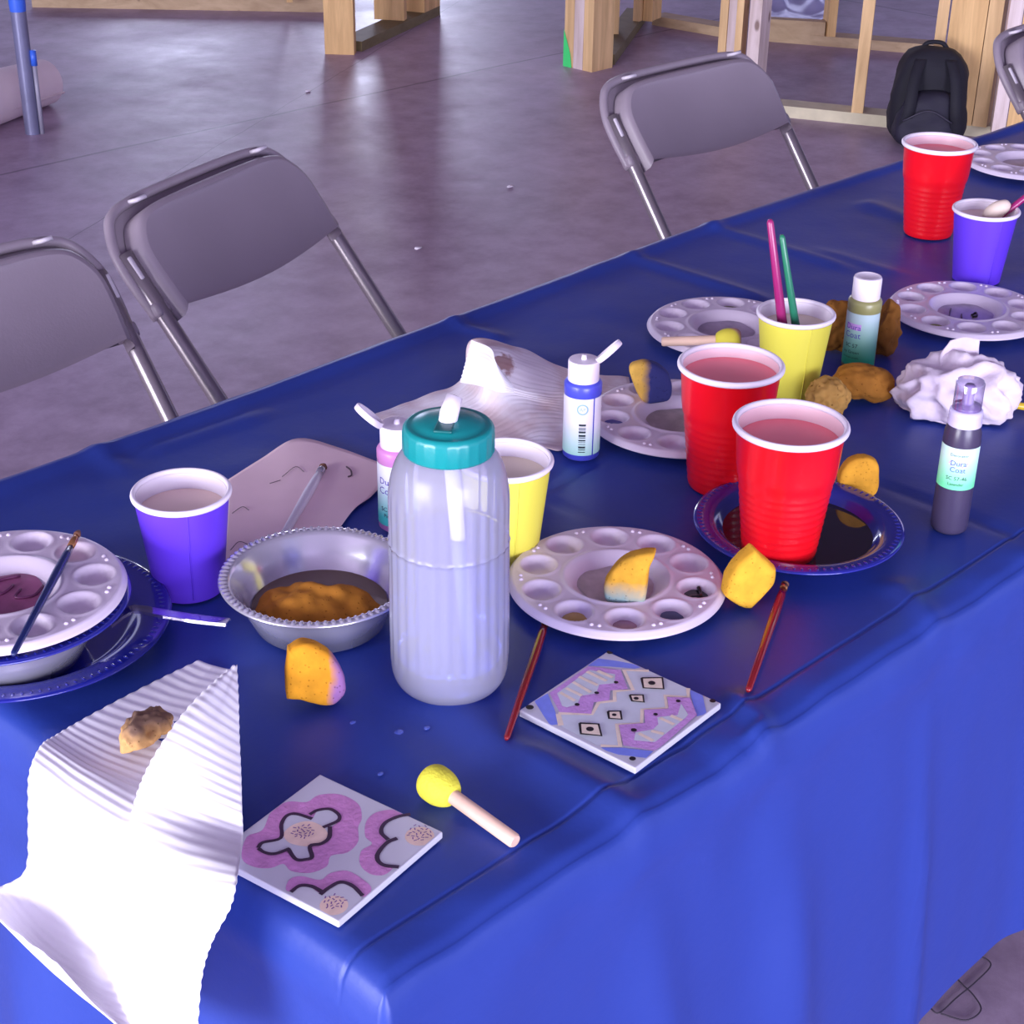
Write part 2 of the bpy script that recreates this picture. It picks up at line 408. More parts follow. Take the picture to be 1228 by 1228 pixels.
# ------------------------------------------------------------------ folding chairs
plastic_grey = mat('taupe_chair_plastic', (150, 137, 148), .42, var=.05, scale=6, bump=.08, bscale=300)
chair_steel = mat('chair_tube_enamel', (150, 140, 145), .28, metal=.55, var=.06, scale=8)
chair_clip = mat('pale_chair_clip', (205, 195, 205), .4)
def make_chair():
    T = math.radians(38); Z0 = .645
    def B(u, vv, n=0.):      # across, up the back, forward
        return Vector((u, vv*math.sin(T)-n*math.cos(T), Z0+vv*math.cos(T)+n*math.sin(T)))
    root = empty('folding_chair', (0, 0, 0))
    # outline of the back, from the lower left round to the lower right
    half = catmull([(.209, -.004, 0), (.213, .045, 0), (.211, .088, 0), (.197, .122, 0), (.176, .143, 0), (.135, .152, 0), (.07, .1545, 0), (0, .155, 0)], 6)
    out = [(-p.x, p.y) for p in half]+[(p.x, p.y) for p in reversed(half[:-1])]
    def inset(k, drop=0.):
        c = (0, .06); return [(c[0]+(u-c[0])*(1-k/.2), c[1]+(vv-c[1])*(1-k/.085)-drop) for u, vv in out]
    # shell: rolled rim and the channel behind the panel
    mb = MB()
    mb.add(*tube([B(u, vv, -.002) for u, vv in out], .0075, 10))
    n = len(out); a = [B(u, vv, -.006) for u, vv in out]; ins = inset(.028); c = [B(u, vv, -.001) for u, vv in ins]
    mb.add(a+c, [(i, i+1, n+i+1, n+i) for i in range(n-1)])
    back = [B(u, vv, -.010) for u, vv in out]
    mb.add(back+[B(0, .004, -.010)], [(i+1, i, n) for i in range(n-1)])
    for s in (-1, 1):    # sleeve ends
        mb.add(*xf(bevel_box(.027, .024, .022, .006), Matrix.Translation(B(s*.202, .006, .002)) @ Matrix.Rotation(-T, 4, 'X')))
    mb.build('back_shell', plastic_grey, root)
    # raised panel
    def low(q): return [(u, vv if vv > .06 else .06-(.06-vv)*1.55) for u, vv in q]
    pin = inset(.017); mb = MB(); rows = []
    for k, nn in ((0, .0), (.001, .026), (.005, .031), (.010, .0325)):
        rows.append([B(u, vv, nn) for u, vv in low(inset(.017+k))])
    v = [p for r in rows for p in r]; m = len(pin)
    fq = [(r*m+i, (r+1)*m+i, (r+1)*m+i+1, r*m+i+1) for r in range(3) for i in range(m-1)]
    # front face as a grid between the left and right halves of the outline, bellied lower edge
    k = len(v); src = low(inset(.027)); hN = len(src)//2; S = 14; gv = []
    for i in range(hN+1):
        l = src[i]; r = src[len(src)-1-i]
        for q in range(S+1):
            t = q/S; u = l[0]+(r[0]-l[0])*t; vv = l[1]+(r[1]-l[1])*t
            vv -= .014*math.sin(math.pi*t)*max(0, 1-i/14)
            gv.append(B(u, vv, .0325-.006*math.sin(math.pi*t)*math.sin(math.pi*min(1, .15+i/hN))))
    v += gv; fq += [(k+i*(S+1)+q, k+i*(S+1)+q+1, k+(i+1)*(S+1)+q+1, k+(i+1)*(S+1)+q) for i in range(hN) for q in range(S)]
    # underside lip
    k2 = len(v); v += [p + (B(0, .024, -.028)-B(0, 0, 0)) for p in gv[:S+1]]
    fq += [(k+q, k+q+1, k2+q+1, k2+q) for q in range(S)]
    obj('back_panel', v, fq, plastic_grey, root)
    # clips on the top edge and the left side
    for u, vv in ((-.128, .150), (.150, .149)):
        mb = MB(); mb.add(*tube([B(u-.012, vv+.001, .002), B(u-.008, vv-.003, .014), B(u+.006, vv-.004, .020)], .0032, 8)); mb.build('clip', chair_clip, root)
    for s in (-1, 1):
        v, f = xf(bevel_box(.006, .012, .034, .002), Matrix.Translation(B(s*.207, .066, .010)) @ Matrix.Rotation(-T, 4, 'X')); obj('bracket', v, f, chair_clip, root)
    for s in (-1, 1):
        end = B(s*.205, -Z0/math.cos(T)+.012, .0)
        mb = MB(); mb.add(*tube([B(s*.202, .09, .004), B(s*.203, 0, .004), end], .0115, 14)); fr = mb.build('front_leg', chair_steel, root)
        v, f = tube([end+Vector((0, -.004, .02)), end+Vector((0, -.007, -.008))], .0145, 12); obj('rubber_foot', v, f, mat_black, fr)
        mb = MB(); mb.add(*tube([(s*.186, -.33, .425), (s*.186, -.12, .20), (s*.19, .03, .014)], .0105, 12)); rl = mb.build('rear_leg', chair_steel, root)
        v, f = tube([(s*.19, .025, .022), (s*.19, .032, .0)], .0135, 12); obj('rubber_foot', v, f, mat_black, rl)
    v, f = bevel_box(.365, .32, .022, .009, 3, c=(0, -.205, .445)); obj('seat', v, f, plastic_grey, root)
    v, f = tube([(-.186, -.03, .085), (.186, -.03, .085)], .008, 10); obj('stretcher', v, f, chair_steel, root)
    return root
mat_black = mat('black_rubber', (20, 19, 24), .6)
chair = make_chair()
G = 'folding chairs along the far side of the table'
places = [((.842, 1.236), 18, 'taupe folding chair directly behind the crumpled dirty paper towel, turned slightly towards the next seat'),
          ((.371, 1.124), 2.7, 'taupe folding chair cut off by the photo edge, behind the purple cup beside stacked plates'),
          ((1.826, 1.207), -1.4, 'taupe folding chair standing alone in front of the post with green paint'),
          ((2.665, .957), 0, 'taupe folding chair at the far table end beyond the black backpack')]
for k, ((x, y), rz, lab) in enumerate(places):
    o = chair if k == 0 else dup(chair)
    o.location = (x, y, 0); o.rotation_euler = (0, 0, math.radians(rz)); tag(o, lab, 'chair', G)

# ------------------------------------------------------------------ paint palettes
pal_white = mat('palette_plastic', (218, 204, 222), .33, spec=.5, sub=.0)
WELLS = [(.0672*math.cos(math.radians(36*k)), .0672*math.sin(math.radians(36*k))) for k in range(10)]
def pal_h(x, y):
    r = math.hypot(x, y); h = .0125
    h -= .0050*smooth01((r-.0865)/.0047)**1.2
    c = (r/.0435)
    if c < 1: h -= .0095*smooth01((1-c)/.30)
    h += .0010*math.exp(-((r-.0445)/.0018)**2)
    for wx, wy in WELLS:
        d = math.hypot(x-wx, y-wy)/.0158
        if d < 1: h -= .0095*smooth01((1-d*d)/.85)
        h += .0007*math.exp(-((d-1.04)/.08)**2)
    return h
def palette_mesh():
    na, nr = 200, 66; v = [(0, 0, pal_h(0, 0))]; f = []
    for i in range(1, nr+1):
        r = .0912*i/nr
        for k in range(na):
            a = 2*math.pi*k/na; x, y = r*math.cos(a), r*math.sin(a); v.append((x, y, pal_h(x, y)))
    for rr, zz in ((.0908, .0066), (.0896, .0058), (.0860, .0072)):
        for k in range(na): v.append((rr*math.cos(2*math.pi*k/na), rr*math.sin(2*math.pi*k/na), zz))
    nr += 3
    for k in range(na): f.append((0, 1+k, 1+(k+1) % na))
    for i in range(nr-1):
        for k in range(na): f.append((1+i*na+k, 1+(i+1)*na+k, 1+(i+1)*na+(k+1) % na, 1+i*na+(k+1) % na))
    return v, f
dots = lathe([(.0001, .0016), (.0011, .0013), (.0017, .0006), (.0019, -.0004)], 12)
mb = MB(); mb.add(*palette_mesh())
for k in range(10):
    for s in (-1, 1):
        a = math.radians(36*k+18+s*2.3); r = .0800
        mb.add(*xf(dots, Matrix.Translation((r*math.cos(a), r*math.sin(a), pal_h(r*math.cos(a), r*math.sin(a))))))
_p = mb.build('paint_palette', pal_white); PALETTE_MESH = _p.data; bpy.data.objects.remove(_p)
def paint_mat(name, rgb, rough=.3): return mat(name, rgb, rough, var=.25, scale=60)
def palette(loc, rz, label, pools, tilt=(0, 0)):
    o = bpy.data.objects.new('paint_palette', PALETTE_MESH); COL.objects.link(o)
    o.location = loc; o.rotation_euler = (tilt[0], tilt[1], math.radians(rz))
    tag(o, label, 'palette', 'round white ten-well paint palettes')
    for (kind, rgb, nm) in pools:
        if kind == 'c': cx = cy = 0; rad = .034; z = pal_h(0, 0)+.0009
        else:
            cx, cy = WELLS[kind % 10]; rad = .0105; z = pal_h(cx, cy)+.0022
        pts = []
        for k in range(28):
            a = 2*math.pi*k/28; r = rad*(.93+.14*noise.noise(Vector((math.cos(a)*1.5+(cx+cy)*90, math.sin(a)*1.5, 2))))
            pts.append((cx+r*math.cos(a), cy+r*math.sin(a)))
        v = [(cx, cy, z+.0004)]+[(x, y, z) for x, y in pts]
        f = [(0, 1+k, 1+(k+1) % 28) for k in range(28)]
        q = obj('paint_pool', v, f, paint_mat('paint_'+nm, rgb), o); q['label'] = nm.replace('_', ' ')+' paint in a palette well' if kind != 'c' else nm.replace('_', ' ')+' wash in the middle well'
    return o
# well order: k counts anticlockwise from the +X side of each palette
palA = palette((0.4355, 0.1746, 0.7440), 12, 'white paint palette holding a yellow wedge sponge, beside the water bottle', [('c', (178, 164, 172), 'grey'), (8, (28, 22, 34), 'black'), (7, (62, 66, 110), 'navy_blue'), (6, (150, 110, 140), 'mauve'), (5, (176, 140, 70), 'ochre')])
palB = palette((0.7215, 0.3497, 0.7440), 0, 'white paint palette behind the two near red cups, with a blue-dabbed sponge', [('c', (170, 155, 152), 'dirty_water'), (4, (60, 62, 150), 'dark_blue')])
palC = palette((0.9487, 0.4707, 0.7440), 0, 'white paint palette with a wooden-handled pouncer lying across it', [('c', (158, 140, 165), 'grey_violet'), (1, (112, 108, 60), 'olive')])
palD = palette((1.1991, 0.3138, 0.7440), 0, 'white paint palette with black and olive paint, in front of the far purple cup', [('c', (165, 148, 168), 'mauve_grey'), (5, (128, 128, 40), 'olive_green'), (3, (178, 140, 178), 'pink')])
palE = palette((1.8007, 0.5873, 0.7440), 0, 'white paint palette farthest away, cut by the photo edge beside the far red cup', [('c', (170, 150, 160), 'beige'), (7, (190, 170, 60), 'yellow')])
palF = palette((*(0.0182, 0.4234), .7975), 6, 'white paint palette on top of the stacked plates with a blue brush across it', [('c', (150, 84, 122), 'plum')])
# black strokes of paint on two palettes
def stroke(parent, pts, r=.0009, m=None):
    v, f = tube(catmull(pts, 6), r, 6); return obj('paint_stroke', v, f, m or black_paint, parent)
black_paint = mat('black_paint', (18, 14, 24), .3)
zc = pal_h(0, 0)+.0020
zd = .744+zc
bpy.context.view_layer.update()
def wstroke(o, pts, r): stroke(o, [(p[0]-o.location.x, p[1]-o.location.y, zc) for p in pts], r)
wstroke(palD, [(1.1977, 0.3340), (1.1752, 0.3220), (1.1614, 0.3133), (1.1683, 0.2999), (1.1789, 0.2866)], .0010)
wstroke(palD, [(1.1907, 0.3150), (1.1837, 0.3106), (1.1768, 0.3063)], .0011)
wstroke(palD, [(1.1971, 0.3055), (1.2078, 0.3065), (1.1991, 0.3001), (1.1931, 0.3020)], .0013)
wstroke(palD, [(1.1855, 0.2840), (1.1921, 0.2815), (1.1927, 0.2774)], .0009)
wx, wy = WELLS[8]; zw = pal_h(wx, wy)+.003
stroke(palA, [(wx-.012, wy-.001, zw+.0005), (wx-.006, wy+.002, zw), (wx, wy-.004, zw), (wx+.006, wy-.001, zw), (wx+.010, wy+.003, zw+.0015)], .0017)
# swirls of darker paint on the left palette
plum = mat('dark_plum_paint', (110, 48, 92), .35)
stroke(palF, [(.024, .014, zc), (.008, .020, zc), (-.006, .012, zc), (-.002, .002, zc), (.012, .006, zc)], .0012, plum)
stroke(palF, [(.026, -.012, zc), (.012, -.018, zc), (.002, -.010, zc), (.012, -.003, zc)], .0011, plum)

# ------------------------------------------------------------------ cups
cup_white = mat('cup_white_plastic', (238, 228, 240), .4)
def cup(loc, kind, rgb, label, liquid, lz, m, group, lean=(0, 0)):
    root = empty(kind, loc, rot=(lean[0], lean[1], 0))
    tag(root, label, 'cup', group)
    if kind == 'plastic_cup':
        H, r0, r1, rim = .1240, .0318, .0462, .0031
        prof = [(.0001, .004), (r0-.005, .004), (r0-.004, 0), (r0-.001, 0), (r0, .002)]
        z = .004
        while z < .066:
            r = r0+(r1-r0)*z/H; prof += [(r, z), (r+.0005, z+.0022), (r+.0001, z+.0042)]; z += .0068
        prof += [(r0+(r1-r0)*.64+.0006, .076), (r0+(r1-r0)*.70+.0008, .083), (r0+(r1-r0)*.94, H-.007), (r1+.0002, H-.005)]
    else:
        H, r0, r1, rim = .0915, .0290, .0385, .0027
        prof = [(.0001, .004), (r0-.002, .004), (r0-.0015, 0), (r0, 0), (r0+.0001, .002), (r0+(r1-r0)*.5, H*.5), (r1, H-.0035)]
    n = 64
    v, f = lathe(prof, n); body = obj('cup_wall', v, f, m, root); sharp(body, 50)
    v, f = lathe([(r1+.0004-rim, H-.004)]+[(r1+.0002+rim*.82*math.sin(math.radians(a)), H-.0034+rim*math.cos(math.radians(a))) for a in range(150, -160, -30)], n); 
    obj('rolled_rim', v, f, cup_white, root)
    v, f = lathe([(r1-.0012, H-.002), (r0-.0012, .006), (.0001, .0055)], n); obj('inner_wall', v, f, cup_white if kind == 'paper_cup' else cup_inner, root)
    rl = r0+(r1-r0)*lz/H-.0013
    v, f = lathe([(rl, lz+.0004), (rl-.002, lz), (.0001, lz)], n); q = obj('liquid', v, f, liquid, root)
    if kind == 'paper_cup':
        v, f = xf(bevel_box(.0012, .0012, H-.008, .0004), Matrix.Identity(4))
        v = [Vector((p.x*1.0, p.y, p.z)) for p in v]
        a = math.radians(-118); M = Matrix.Translation(((r0+r1)/2*math.cos(a), (r0+r1)/2*math.sin(a), H/2-.001)) @ Matrix.Rotation(math.atan2(r1-r0, H), 4, Vector((math.sin(a)*-1, math.cos(a), 0)))
        obj('seam', [M @ p for p in v], f, m, root)
    return root
cup_inner = mat('cup_inner_plastic', (244, 206, 214), .4)
red_cup = mat('red_cup_plastic', (232, 14, 28), .28, coat=.2)
purple_paper = mat('purple_paper', (98, 56, 216), .42); yellow_paper = mat('yellow_paper', (222, 214, 78), .45)
pink_drink = mat('pink_liquid', (250, 128, 140), .35); tan_water = mat('tan_water', (232, 206, 194), .3); grey_water = mat('murky_water', (226, 212, 188), .3); rosy_water = mat('rosy_brown_water', (170, 140, 132), .1)
GR = 'red plastic cups on the table'; GP = 'coloured paper cups of rinse water'
cup((0.5796, 0.1160, 0.7492), 'plastic_cup', None, 'red plastic cup standing in the dark blue plate, nearest of the red cups', pink_drink, .106, red_cup, GR)
cup((0.6540, 0.2388, 0.7430), 'plastic_cup', None, 'red plastic cup between the red cup in the blue plate and a yellow cup', pink_drink, .110, red_cup, GR)
cup((1.4331, 0.5179, 0.7430), 'plastic_cup', None, 'red plastic cup at the far end, beside the farthest white palette', pink_drink, .108, red_cup, GR)
cup((0.1812, 0.4241, 0.7430), 'paper_cup', None, 'purple paper cup of murky water beside the pinkish paper sheet', tan_water, .073, purple_paper, GP)
cup((1.3251, 0.3776, 0.7430), 'paper_cup', None, 'purple paper cup with a brush resting in it, at the far end', tan_water, .077, purple_paper, GP)
cup((0.4145, 0.2863, 0.7430), 'paper_cup', None, 'yellow paper cup half hidden behind the clear water bottle', grey_water, .074, yellow_paper, GP)
cup((0.8721, 0.3255, 0.7430), 'paper_cup', None, 'yellow paper cup with two coloured handles standing in it', grey_water, .074, yellow_paper, GP)

# ------------------------------------------------------------------ plates and bowls
blue_plate_m = mat('navy_plate_plastic', (30, 36, 138), .13, spec=.6, coat=.5)
silver_m = mat('silver_bowl_plastic', (204, 200, 212), .17, metal=.6)
def plate(loc, R, label, m=None, h=.020, water=None):
    n = 120
    k = R/.092
    prof = [(.0001, .0035), (.058*k, .0035), (.064*k, .0050), (.070*k, .0130), (.075*k, .0165), (.080*k, .0178), (.0885*k, .0180), (.0915*k, .0172), (.092*k, .0160), (.0905*k, .0150), (.080*k, .0158), (.073*k, .0135), (.066*k, .0030), (.060*k, .0), (.0001, .0)]
    v, f = lathe(prof, n)
    o = obj('plate', v, f, m or blue_plate_m)
    o.location = loc; tag(o, label, 'plate')
    mb = MB(); bead = lathe([(.0001, .0013), (.0012, .0010), (.0018, .0001)], 8)
    nb = int(84*k)
    for i in range(nb):
        a = 2*math.pi*i/nb
        mb.add(*xf(bead, Matrix.Translation((.0862*k*math.cos(a), .0862*k*math.sin(a), .0180)) @ Matrix.Rotation(a, 4, 'Z') @ Matrix.Diagonal((1.5, .7, .55, 1))))
    mb.build('beaded_rim', m or blue_plate_m, o)
    if water:
        v, f = lathe([(.0655*k, .0072), (.0001, .0072)], 64); obj('rinse_water', v, f, water, o)
    return o
wet = mat('dark_rinse_water', (40, 34, 52), .04)
plate((0.6189, 0.1251, 0.7430), .0925, 'dark blue plastic plate of rinse water under the nearest red cup', water=wet)
plate((0.0409, 0.4479, 0.7430), .116, 'large dark blue plastic plate under the stacked bowl at the left')
plate((*(0.0182, 0.4234), .7815), .0935, 'small blue plastic plate nested in the silver bowl under the left palette')
def bowl(loc, label):
    n = 120
    prof = [(.0001, .002), (.046, .002), (.050, .004), (.062, .028), (.069, .0400), (.0705, .0420), (.073, .0432), (.0775, .0432), (.0792, .0420), (.0785, .0405), (.0735, .0412), (.0705, .038), (.0640, .026), (.0525, .0015), (.046, .0), (.0001, .0)]
    v, f = lathe(prof, n); o = obj('bowl', v, f, silver_m); o.location = loc; tag(o, label, 'bowl')
    mb = MB(); bead = lathe([(.0001, .0016), (.0012, .0013), (.0019, .0001)], 8)
    for i in range(78):
        a = 2*math.pi*i/78
        mb.add(*xf(bead, Matrix.Translation((.0752*math.cos(a), .0752*math.sin(a), .0432)) @ Matrix.Rotation(a, 4, 'Z') @ Matrix.Diagonal((2.1, 1.1, 1.1, 1))))
    mb.build('beaded_rim', silver_m, o); return o
bowlA = bowl((0.2265, 0.3070, 0.7430), 'silver plastic bowl holding a wet brown sponge, left of the water bottle')
v, f = lathe([(.0545, .0155), (.0001, .0155)], 64); obj('rinse_water', v, f, mat('brown_rinse_water', (112, 92, 82), .05), bowlA)
bowlB = bowl((*(0.0182, 0.4234), .7480), 'silver plastic bowl in the stack between two blue plates')

# ------------------------------------------------------------------ water bottle
teal = mat('teal_plastic', (14, 136, 136), .28)
def frosted(name, tint, white, alpha, rough=.25):
    m, nt, b = new_mat(name); L = nt.links.new
    nt.nodes.remove(b); out = nt.nodes['Material Output']
    tr = N(nt, 'ShaderNodeBsdfTransparent'); tr.inputs['Color'].default_value = (*lin(tint), 1)
    df = N(nt, 'ShaderNodeBsdfDiffuse'); df.inputs['Color'].default_value = (*lin(white), 1)
    tl = N(nt, 'ShaderNodeBsdfTranslucent'); tl.inputs['Color'].default_value = (*lin(white), 1)
    gl = N(nt, 'ShaderNodeBsdfGlossy'); gl.inputs['Roughness'].default_value = rough
    m1 = N(nt, 'ShaderNodeMixShader'); m1.inputs[0].default_value = .5; L(df.outputs[0], m1.inputs[1]); L(tl.outputs[0], m1.inputs[2])
    m2 = N(nt, 'ShaderNodeMixShader'); m2.inputs[0].default_value = alpha; L(tr.outputs[0], m2.inputs[1]); L(m1.outputs[0], m2.inputs[2])
    fr = N(nt, 'ShaderNodeFresnel', IOR=1.4)
    m3 = N(nt, 'ShaderNodeMixShader'); L(fr.outputs[0], m3.inputs[0]); L(m2.outputs[0], m3.inputs[1]); L(gl.outputs[0], m3.inputs[2])
    L(m3.outputs[0], out.inputs['Surface']); return m
bot = empty('water_bottle', (0.2443, 0.1725, 0.7430)); tag(bot, 'tall frosted water bottle with a teal screw cap and white spout, half full', 'bottle')
def flutes(a, r, z):
    k = smooth01((z-.022)/.012)*smooth01((.176-z)/.02)
    return 1+.022*k*abs(math.sin(a*14))
prof = [(.0001, .004), (.030, .003), (.036, .0005), (.0405, .004), (.0437, .012), (.0447, .024), (.0440, .034), (.0440, .060), (.0437, .090), (.0435, .120), (.0440, .1235), (.0432, .127), (.0432, .140), (.0432, .155), (.0428, .167), (.0412, .177), (.0380, .186), (.0335, .193), (.0305, .196), (.0300, .204)]
pp = catmull([(r, 0, z) for r, z in prof], 3); v, f = lathe([(max(p.x, .0001), p.z) for p in pp], 132, rfun=flutes)
obj('bottle_body', v, f, frosted('frosted_plastic', (225, 228, 255), (254, 250, 255), .42), bot)
wp = [(r-.0022, z+.002) for r, z in prof[1:] if .02 < z <= .121]; wp = [(.0001, .0215), (.036, .0215)]+wp+[(wp[-1][0], .1245), (wp[-1][0]-.002, .1238), (.0001, .1238)]
v, f = lathe(wp, 132, rfun=flutes); obj('water', v, f, frosted('bottled_water', (186, 198, 255), (200, 210, 255), .20, .1), bot)
v, f = tube([(.012, -.010, .022), (.006, -.006, .10), (.001, -.001, .19)], .0056, 12); obj('straw', v, f, mat('straw_plastic', (252, 250, 255), .4), bot)
def capribs(a, r, z): return 1+(.012*max(0, math.sin(a*26)) if (.0300 < r and .196 < z < .2120) else 0)
v, f = lathe([(.0285, .1955), (.0322, .1950), (.0326, .1965), (.0326, .2105), (.0322, .2130), (.0306, .2150), (.0290, .2155), (.0272, .2150), (.0236, .2170), (.0150, .2195), (.0001, .2200)], 160, rfun=capribs)
cap = obj('screw_cap', v, f, teal, bot)
# spout well and the flip spout
v, f = tube([(-.003, -.002, .2165), (-.001, -.002, .2250), (.006, .000, .2345)], [.0066, .0068, .0058], 20); obj('spout', v, f, cup_white, bot)
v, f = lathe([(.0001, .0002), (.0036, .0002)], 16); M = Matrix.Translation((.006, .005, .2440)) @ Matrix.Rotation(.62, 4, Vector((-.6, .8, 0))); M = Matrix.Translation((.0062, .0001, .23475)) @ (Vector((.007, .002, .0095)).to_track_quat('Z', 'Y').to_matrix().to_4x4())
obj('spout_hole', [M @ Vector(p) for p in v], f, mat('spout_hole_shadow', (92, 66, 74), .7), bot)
v, f = xf(bevel_box(.030, .013, .0024, .001), Matrix.Translation((-.006, -.004, .2188)) @ Matrix.Rotation(math.radians(38), 4, 'Z')); obj('spout_cradle', v, f, mat('dark_teal_plastic', (8, 92, 92), .35), bot)

# ------------------------------------------------------------------ small bottles of acrylic paint
lab_white = mat('label_paper', (236, 236, 240), .4); ink_purple = mat('purple_ink', (92, 70, 176), .5); ink_dark = mat('dark_ink', (34, 50, 58), .5); ink_pink = mat('pink_ink', (206, 160, 226), .5)
seal = mat('pale_blue_ink', (150, 190, 226), .5)
def grad_label(name, top, bottom, z0, z1):
    m, nt, b = new_mat(name); L = nt.links.new
    tc = N(nt, 'ShaderNodeTexCoord'); sp = N(nt, 'ShaderNodeSeparateXYZ'); L(tc.outputs['Object'], sp.inputs[0])
    mr = N(nt, 'ShaderNodeMapRange'); mr.inputs[1].default_value = z0; mr.inputs[2].default_value = z1; L(sp.outputs['Z'], mr.inputs[0])
    r = N(nt, 'ShaderNodeValToRGB'); r.color_ramp.elements[0].color = (*lin(bottom), 1); r.color_ramp.elements[1].color = (*lin(top), 1); L(mr.outputs[0], r.inputs['Fac'])
    L(r.outputs['Color'], b.inputs['Base Color']); b.inputs['Roughness'].default_value = .35; return m
CAMDIR = lambda p: math.atan2(-.612-p[1], -.476-p[0])
def paint_bottle(loc, label, rgb, cap_open=None, lines=None, lab=None, lean=0.):
    root = empty('paint_bottle', loc); tag(root, label, 'paint bottle', 'small acrylic paint bottles')
    R = .0178
    bm_ = mat('paint_in_bottle', rgb, .3, spec=.5)
    prof = [(.0001, 0), (.0155, 0), (R, .002), (R, .067), (R+.0004, .0685), (R+.0004, .0765), (R-.001, .0790), (.0135, .0800), (.0120, .081)]
    v, f = lathe(prof, 48); o = obj('bottle_body', v, f, bm_, root); sharp(o, 55)
    v, f = lathe([(.0148, .0795), (.0150, .081), (.0150, .0985), (.0142, .1000), (.0120, .1002), (.0001, .1000)] if cap_open is not None else [(.0146, .0795), (.0150, .0805), (.0152, .1010), (.0144, .1035), (.0125, .1040), (.0118, .1033), (.0001, .1030)], 48)
    cp = obj('cap', v, f, cup_white, root); sharp(cp, 55)
    if cap_open is not None:
        v, f = lathe([(.0001, .1045), (.0022, .1043), (.0028, .1002)], 20); obj('nozzle', v, f, cup_white, cp)
        a, el = cap_open
        v, f = lathe([(.0001, .003), (.0138, .003), (.0146, .0022), (.0146, -.002), (.0140, -.0028), (.0128, -.0026), (.0120, .0005), (.0001, .0005)], 36)
        M = Matrix.Translation((.0140*math.cos(a), .0140*math.sin(a), .1000)) @ Matrix.Rotation(a, 4, 'Z') @ Matrix.Rotation(-el, 4, 'Y') @ Matrix.Translation((.0155, 0, .001)) @ Matrix.Rotation(math.pi, 4, 'X')
        obj('flip_lid', [M @ Vector(p) for p in v], f, cup_white, cp)
    ca = CAMDIR(loc)
    mb = MB(); mats = [lab or lab_white, ink_purple, ink_dark, ink_pink, seal]
    lines(mb, R+.0003, ca); mb.build('paper_label', mats, root)
    return root
def lab_green(mb, R, ca):
    mb.add(*arc_patch(R, .006, .066, ca-2.2, ca+1.25, 60, 6))
    a = ca-.55
    mb.add(*arc_patch(R+.0001, .0475, .0545, a-.5, a+.5, 12), 3)
    mb.add(*text_mesh('Dura', .0088, R+.0002, .0478, a), 1); mb.add(*text_mesh('Coat', .0095, R+.0002, .0385, a), 1)
    mb.add(*text_mesh('SC 57', .0062, R+.0002, .0275, a), 2); mb.add(*text_mesh('Ivy Green', .0050, R+.0002, .0205, a), 2); mb.add(*text_mesh('non-toxic acrylic', .0030, R+.0002, .0150, a), 2)
def lab_blue(mb, R, ca):
    mb.add(*arc_patch(R, .007, .066, ca-1.5, ca+.62, 40, 2), 0)
    mb.add(*arc_patch(R, .007, .066, ca+.70, ca+1.9, 24, 2), 0)
    a = ca+.02
    # barcode: short bars stacked up the label
    random.seed(3); z = .0105
    while z < .0415:
        h = random.choice([.0006, .0009, .0015, .0021]); mb.add(*arc_patch(R+.0002, z, z+h, a-.17, a+.20, 6), 2); z += h+random.choice([.0007, .0011, .0016])
    v, f = [], []
    for k in range(32):   # round seal
        t = 2*math.pi*k/32
        for r in (.0042, .0056): v.append(Vector(((R+.0002)*math.cos(a+r*math.cos(t)/R), (R+.0002)*math.sin(a+r*math.cos(t)/R), .0555+r*math.sin(t))))
    f = [(2*k, 2*k+1, (2*k+3) % 64, (2*k+2) % 64) for k in range(32)]; mb.add(v, f, 4)
    mb.add(*text_mesh('AP', .0052, R+.0002, .0538, a), 4)
def lab_pink(mb, R, ca):
    mb.add(*arc_patch(R, .007, .066, ca-1.9, ca+1.9, 48, 4), 0)
    a = ca-.55
    mb.add(*text_mesh('Dura', .0088, R+.0002, .0478, a), 1); mb.add(*text_mesh('Coat', .0095, R+.0002, .0385, a), 1); mb.add(*text_mesh('SC 12', .006, R+.0002, .0215, a), 2); mb.add(*text_mesh('Pink', .005, R+.0002, .0155, a), 2)
green_lab = grad_label('green_label', (190, 214, 216), (52, 176, 128), .012, .060)
blue_lab = grad_label('pale_label', (236, 232, 246), (176, 226, 214), .008, .040)
aqua_lab = grad_label('aqua_label', (244, 244, 252), (80, 214, 200), .014, .050)
paint_bottle((0.6022, 0.3724, 0.7430), 'blue paint bottle with an open white flip cap and a barcode label', (78, 84, 206), (math.radians(-66), .80), lab_blue, blue_lab)
paint_bottle((0.9842, 0.3161, 0.7430), 'olive paint bottle with a green label and closed white cap, among brown sponges', (150, 148, 96), None, lab_green, green_lab)
paint_bottle((0.3784, 0.3847, 0.7430), 'pink paint bottle mostly hidden behind the water bottle, white flip cap open', (214, 140, 200), (math.radians(157), .75), lab_pink, aqua_lab)
